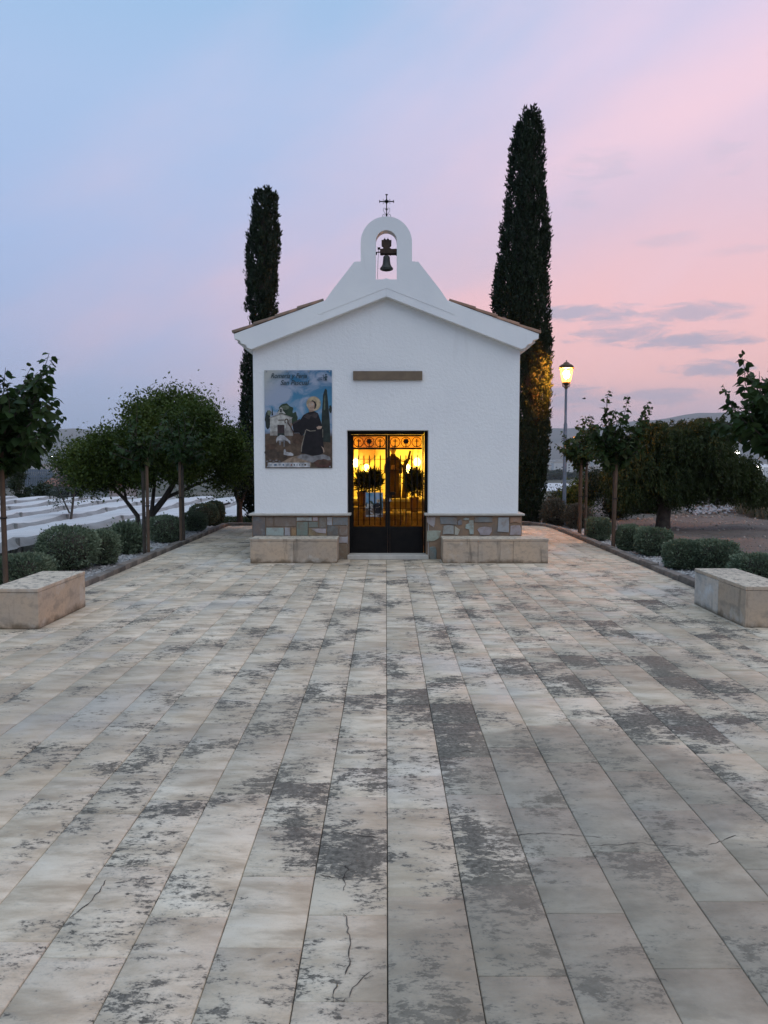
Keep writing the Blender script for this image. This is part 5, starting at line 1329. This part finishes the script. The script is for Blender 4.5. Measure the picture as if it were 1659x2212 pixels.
stones('bank_clods', 900, lambda r_, n: r_.uniform(8.5, 17, n), lambda r_, n: 25.2 + r_.normal(size=n) * .6, .03, .12, mottled('earth_clod', (.17, .145, .12), (.11, .10, .085), 6, .95, 20, .6, .03), 'earth clods along the dug bank behind the lot', 100, 'clods')

# =================================================================== NETTED FIELD
M_net_shaded = mottled('shaded_side_net', (.30, .31, .31), (.22, .23, .23), 1.5, .95, 6, .4, .03, world=True)  # hanging sides of the white net, their shade put into a darker grey
M_gpost = mottled('grey_net_post', (.22, .22, .21), (.15, .15, .145), 5, .9, 30, .3, .006)
NORD = ['first', 'second', 'third', 'fourth', 'fifth', 'sixth', 'seventh', 'eighth', 'ninth', 'tenth', 'eleventh', 'twelfth', 'thirteenth', 'fourteenth', 'fifteenth', 'sixteenth']
def net_row(xr, y0, y1, seed):
    r_ = np.random.default_rng(seed); ps = 3.4
    root = thing('crop_net', 'white crop net row on short posts, %s row counted from behind the chapel' % NORD[seed], 'crop net', (xr, y0, 0), group='white crop net rows')
    ys = np.arange(0, y1 - y0 + .01, .3); ph = r_.uniform(0, ps)
    prof = [(.16, -.24), (.10, -.17), (.05, -.08), (.012, -.012), (-.02, 0), (-.5, -.03), (-1.0, -.085), (-1.4, -.14), (-1.7, -.175), (-1.82, -.19)]
    wob = pnoise(np.stack([ys, ys * 0 + seed], -1), .9, seed) * .02
    V = []
    for yi, y in enumerate(ys):
        u = ((y + ph) % ps) / ps; sag = (4 * u * (1 - u)) ** .8
        for j, (dx_, dz2) in enumerate(prof):
            fade = max(0, 1 + dx_ / 1.4) if dx_ < 0 else 1
            V.append((dx_ + (.10 * sag if j < 3 else 0) + r_.normal() * .01, y, -.02 - .085 * sag * fade + wob[yi] + dz2 * (1 - .35 * sag * (j < 3)) + r_.normal() * .006))
    n, k_ = len(ys), len(prof); idx = np.arange(n * k_).reshape(n, k_)
    for nm, c0_, c1_, mt in (('net_sheet', 3, k_, M_net), ('side_net', 0, 4, M_net_shaded)):
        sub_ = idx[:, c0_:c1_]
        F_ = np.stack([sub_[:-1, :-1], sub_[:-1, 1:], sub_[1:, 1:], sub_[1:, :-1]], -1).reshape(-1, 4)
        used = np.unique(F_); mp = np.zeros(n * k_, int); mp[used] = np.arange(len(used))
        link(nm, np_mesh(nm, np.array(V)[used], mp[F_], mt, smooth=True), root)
    # hem hanging over the near end
    hv, hf = [], []
    u0 = (ph % ps) / ps; sg0 = (4 * u0 * (1 - u0)) ** .8
    for i in range(13):
        f = i / 12; dx_ = -1.82 * f; hz = np.interp(-dx_, [0, .5, 1.0, 1.4, 1.7, 1.82], [0, -.03, -.085, -.14, -.175, -.19]) - .022 - .085 * sg0 * max(0, 1 + dx_ / 1.4)
        hv += [(dx_, -.003, hz), (dx_ + .02, -.07 - .03 * math.sin(i * 1.3), hz - .12), (dx_, -.12 - .03 * math.sin(i * 2.1), hz - .20 - .05 * math.sin(f * math.pi))]
    for i in range(12):
        for q in (0, 1): hf.append((i * 3 + q, i * 3 + 3 + q, i * 3 + 4 + q, i * 3 + 1 + q))
    me = MB().add(hv, hf).mesh('net_hem', M_net_shaded); me.polygons.foreach_set('use_smooth', [True] * len(me.polygons)); link('net_hem', me, root)
    pm = MB().tube([(0, 0, -2.4), (0, 0, -.05)], .045, 7).mesh('post', M_gpost)
    y = (ps - ph) % ps
    while y < y1 - y0: link('post', pm, root, (.11, y, 0)); y += ps
    if seed == 3: MB().tube([(.62, .6, .10), (.80, 4.2, .12)], .035, 8).build('rail', M_iron, root); MB().tube([(.62, .55, -1.2), (.62, .55, .06)], .04, 7).build('rail_post', M_iron, root)
    return root
for i in range(16):
    xr = -.7 - 1.9 * i
    net_row(xr, 23.3 if xr > -7.6 else 13.4, 37.0, i)

# =================================================================== FAR THINGS
M_housew = mottled('grey_house_wall', (.36, .37, .37), (.28, .28, .28), .8, .9, 6, .2, .02)
M_roofred = mottled('red_roof', (.24, .12, .085), (.17, .085, .065), 1.5, .9, 8, .3, .03)
hy = 62.0
a, b = at(93, 1051, hy), at(236, 1051, hy)
house = thing('red_roof_house', 'low farmhouse with red tiled roof and grey wall behind the netted field', 'house', ((a.x + b.x) / 2, hy, -3.2))
hx = (b.x - a.x) / 2; hw_ = 3.2 + at(100, 1050, hy).z; hr_ = 3.2 + at(100, 1027, hy).z
MB().box(-hx, hx, 0, 7, 0, hw_).build('wall', M_housew, house)
MB().add([(-hx - .3, -.4, hw_), (hx + .3, -.4, hw_), (hx + .3, 3.5, hr_), (-hx - .3, 3.5, hr_), (-hx - .3, 7.4, hw_), (hx + .3, 7.4, hw_)], [(0, 1, 2, 3), (3, 2, 5, 4), (0, 3, 4), (1, 5, 2), (0, 4, 5, 1)]).build('roof', M_roofred, house)
MB().box(-.45, .45, -.03, -.001, hw_ - 1.5, hw_ - .35).build('window', M_iron, house); o = MB().box(-.9, .9, -.03, -.001, 0, hw_ - .4).build('door', M_iron, house); o.location = (-hx * .55, 0, 0)
a, b = at(55, 1013, 75), at(112, 1013, 75)
fence = thing('metal_fence', 'distant blue-grey railing fence left of the red roofed house', 'fence', (a.x, 75, -4.2))
zt_ = a.z + 4.2; L = b.x - a.x
for q in range(16): MB().box(-.05, .05, -.03, .03, 0, zt_).build('fence_bar', M_pole, fence).location = (L * q / 15, 0, 0)
MB().box(0, L, -.05, -.031, zt_ - .25, zt_ - .12).build('rail', M_pole, fence); MB().box(0, L, -.05, -.031, zt_ - .8, zt_ - .7).build('rail', M_pole, fence)

# town on the plain
M_town = []
for i, c_ in enumerate([(.50, .48, .45), (.42, .40, .37), (.55, .54, .52), (.36, .31, .27), (.46, .42, .36)]): M_town.append(flat('town_wall_%d' % i, c_, .9))
M_twin = flat('town_window', (.05, .055, .06), .3)
rt_ = random.Random(4); cnt = 0
def town(px_, Y, wd, dp_, h, i, where):
    p_ = at(px_, 1000, Y); zb = float(terrain(np.array([p_.x]), np.array([Y]))[0]) - .3
    root = thing('town_building', 'pale block building of the far town, ' + where, 'building', (p_.x, Y, zb), group='buildings of the far town')
    MB().box(-wd / 2, wd / 2, 0, dp_, 0, h).build('wall', M_town[i % 5], root)
    MB().box(-wd / 2 - .2, wd / 2 + .2, -.2, dp_ + .2, h, h + .6).build('roof', M_town[(i + 2) % 5] if i % 3 else M_roofred, root)
    wn = max(2, int(wd / 5)); wm = MB().box(-.8, .8, -.06, -.01, 0, 1.6).mesh('window', M_twin)
    for fl in range(max(1, int(h / 3.4))):
        for q in range(min(wn, 6)): link('window', wm, root, (-wd / 2 + wd * (q + .5) / min(wn, 6), 0, 1.1 + fl * 3.2))
for x in list(range(1170, 1330, 9)):
    town(x + rt_.uniform(-4, 4), rt_.uniform(880, 1080), rt_.uniform(8, 26), 12, rt_.uniform(5, 13), rt_.randrange(5), 'near rows seen past the lamp post')
for x in range(1165, 1340, 13): town(x + rt_.uniform(-5, 5), rt_.uniform(1500, 2100), rt_.uniform(12, 40), 15, rt_.uniform(6, 14), rt_.randrange(5), 'remotest rows past the lamp post')
for x in range(1556, 1720, 14): town(x + rt_.uniform(-5, 5), rt_.uniform(1000, 1700), rt_.uniform(14, 45), 15, rt_.uniform(5, 10), rt_.randrange(5), 'around the big floodlight on the right')
for x in range(10, 250, 17): town(x + rt_.uniform(-6, 6), rt_.uniform(900, 1900), rt_.uniform(10, 40), 15, rt_.uniform(5, 11), rt_.randrange(5), 'above the red roofed house on the left')
# greenhouse sheds with white covers between the lot and the town
for i, (x0_, x1_, yT, Y) in enumerate([(1165, 1262, 1047, 330), (1150, 1248, 1056, 262), (1575, 1650, 999, 760), (1600, 1672, 1004, 640)]):
    a, b = at(x0_, yT, Y), at(x1_, yT, Y); zb = float(terrain(np.array([a.x]), np.array([Y]))[0])
    root = thing('greenhouse', ['long white greenhouse below the street lamp, farther one', 'long white greenhouse below the street lamp, nearer one', 'pale long shed under the far floodlight on the right', 'white lit shed at the right picture edge'][i], 'greenhouse', ((a.x + b.x) / 2, Y, zb))
    hL = (b.x - a.x) / 2; hh_ = max(2.2, a.z - zb)
    MB().prism([(-hL, 0), (hL, 0), (hL, hh_ * .8), (0, hh_ * .8), (-hL, hh_ * .8)], 0, .15).build('front', M_net, root)
    MB().add([(-hL, 0, hh_ * .8 + .01), (hL, 0, hh_ * .8 + .01), (hL, 14, hh_ * 1.05), (-hL, 14, hh_ * 1.05), (hL, 30, hh_ * .8), (-hL, 30, hh_ * .8)], [(0, 1, 2, 3), (3, 2, 4, 5)]).build('cover', M_net, root)
    for q in range(9): MB().box(-.12, .12, -.06, -.005, 0, hh_ * .8).build('rib', M_pole, root).location = (-hL + 2 * hL * (q + .5) / 9, 0, 0)
# far wood and tree belts, each read as one mass
def wood(px0, px1, Y, depth, h, n, label, seed):
    r_ = np.random.default_rng(seed); a, b = at(px0, 1000, Y), at(px1, 1000, Y)
    nt = max(6, int((b.x - a.x) / 5)) * 3; tx = r_.uniform(a.x, b.x, nt); ty = r_.uniform(Y, Y + depth, nt); th2 = r_.uniform(.65, 1.1, nt) * h
    k_ = r_.integers(0, nt, n); d = unit(r_.normal(size=(n, 3))) * r_.uniform(.6, 1, (n, 1))
    P = np.stack([tx[k_] + d[:, 0] * 3.4, ty[k_] + d[:, 1] * 3.4, terrain(tx, ty)[k_] + th2[k_] * (.5 + .5 * d[:, 2])], -1)
    D = r_.normal(size=(n, 3)); X, Y_, Z = frame(D, r_.normal(size=(n, 3))); S = r_.uniform(1.0, 2.2, n)
    V, F_ = scatter(DIAM_V, DIAM_F, P, X, Y_, Z, S, S * .8)
    tag(link('far_wood', np_mesh('far_wood', V, F_, M_dbush, {'var': r_.random(n)})), label, 'wood', kind='stuff')
wood(1130, 1345, 540, 60, 7.0, 14000, 'dark belt of trees on the plain beyond the greenhouses', 111)
wood(1130, 1345, 1250, 150, 8.0, 9000, 'hazy tree belt behind the near rows of town houses', 112)
wood(1550, 1800, 900, 90, 8.5, 9000, 'hazy tree belt under the far floodlight on the right', 113)
wood(-60, 260, 420, 60, 7.0, 9000, 'hazy tree belt behind the red roofed house', 114)
# far electric lights
M_far = emit('far_light', (1.0, .95, .85), 60.0)
for x, y, Y, r_, lab in [(1592, 978, 1400, 4.6, 'big white floodlight glowing far off, above the right bushes'), (1636, 1009, 640, 1.6, 'cold white light at the far shed on the right'), (1628, 1006, 640, .9, 'smaller cold light left of the shed light on the right'), (1541, 975, 1600, 1.1, 'tiny far light right of the pepper tree top'),
                         (112, 986, 900, .8, 'far white light above the red roofed house, left one'), (120, 987.5, 900, .7, 'far white light above the red roofed house, right one'), (1272, 983, 1900, 1.4, 'tiny far town light beside the lamp post')]:
    p_ = at(x, y, Y); zb = float(terrain(np.array([p_.x]), np.array([Y]))[0])
    root = thing('floodlight', lab, 'light', (p_.x, Y, zb))
    MB().lathe([(.02, -r_ * .8), (r_ * .8, -r_ * .5), (r_, 0), (r_ * .8, r_ * .5), (.02, r_ * .8)], 10, (0, 0, p_.z - zb)).build('lamp_head', M_far, root)
    MB().tube([(0, 0, 0), (0, 0, p_.z - zb - r_ * .8)], .18, 6).build('mast', M_pole, root)
# a small bird gliding in the pink sky
bp = at(1262, 861, 60)
brd = thing('bird', 'small dark bird gliding low in the pink sky right of the lamp', 'bird', (bp.x, 60, bp.z))
bb = MB(); bb.lathe([(.005, -.16), (.04, -.08), (.05, 0), (.035, .09), (.008, .15)], 8); bb.v = [(z, x, y) for x, y, z in bb.v]; bb.build('body', M_iron, brd, smooth=60)
for s_ in (-1, 1): MB().add([(-.05, 0, .02), (.06, 0, .02), (.03, s_ * .25, .07), (-.06, s_ * .48, .05), (-.06, s_ * .22, .06), (0, s_ * .2, .05)], [(0, 1, 2, 3, 4)]).build('wing', M_iron, brd)

# =================================================================== HAZE over the whole plain
hz = MB().box(-4390, 4390, -4390, 4390, -19.5, 300).build('haze', [])
hm = bpy.data.materials.new('haze'); hm.use_nodes = True; k = NT(hm.node_tree)
pv = k.n('ShaderNodeVolumePrincipled', None, Color=(.93, .95, 1.0, 1), Density=.00016); pv.inputs['Anisotropy'].default_value = 0.0
k.L.new(pv.outputs[0], k.n('ShaderNodeOutputMaterial').inputs['Volume'])
hz.data.materials.append(hm); tag(hz, 'thin evening haze lying over the plain and the hills', 'haze', kind='stuff')
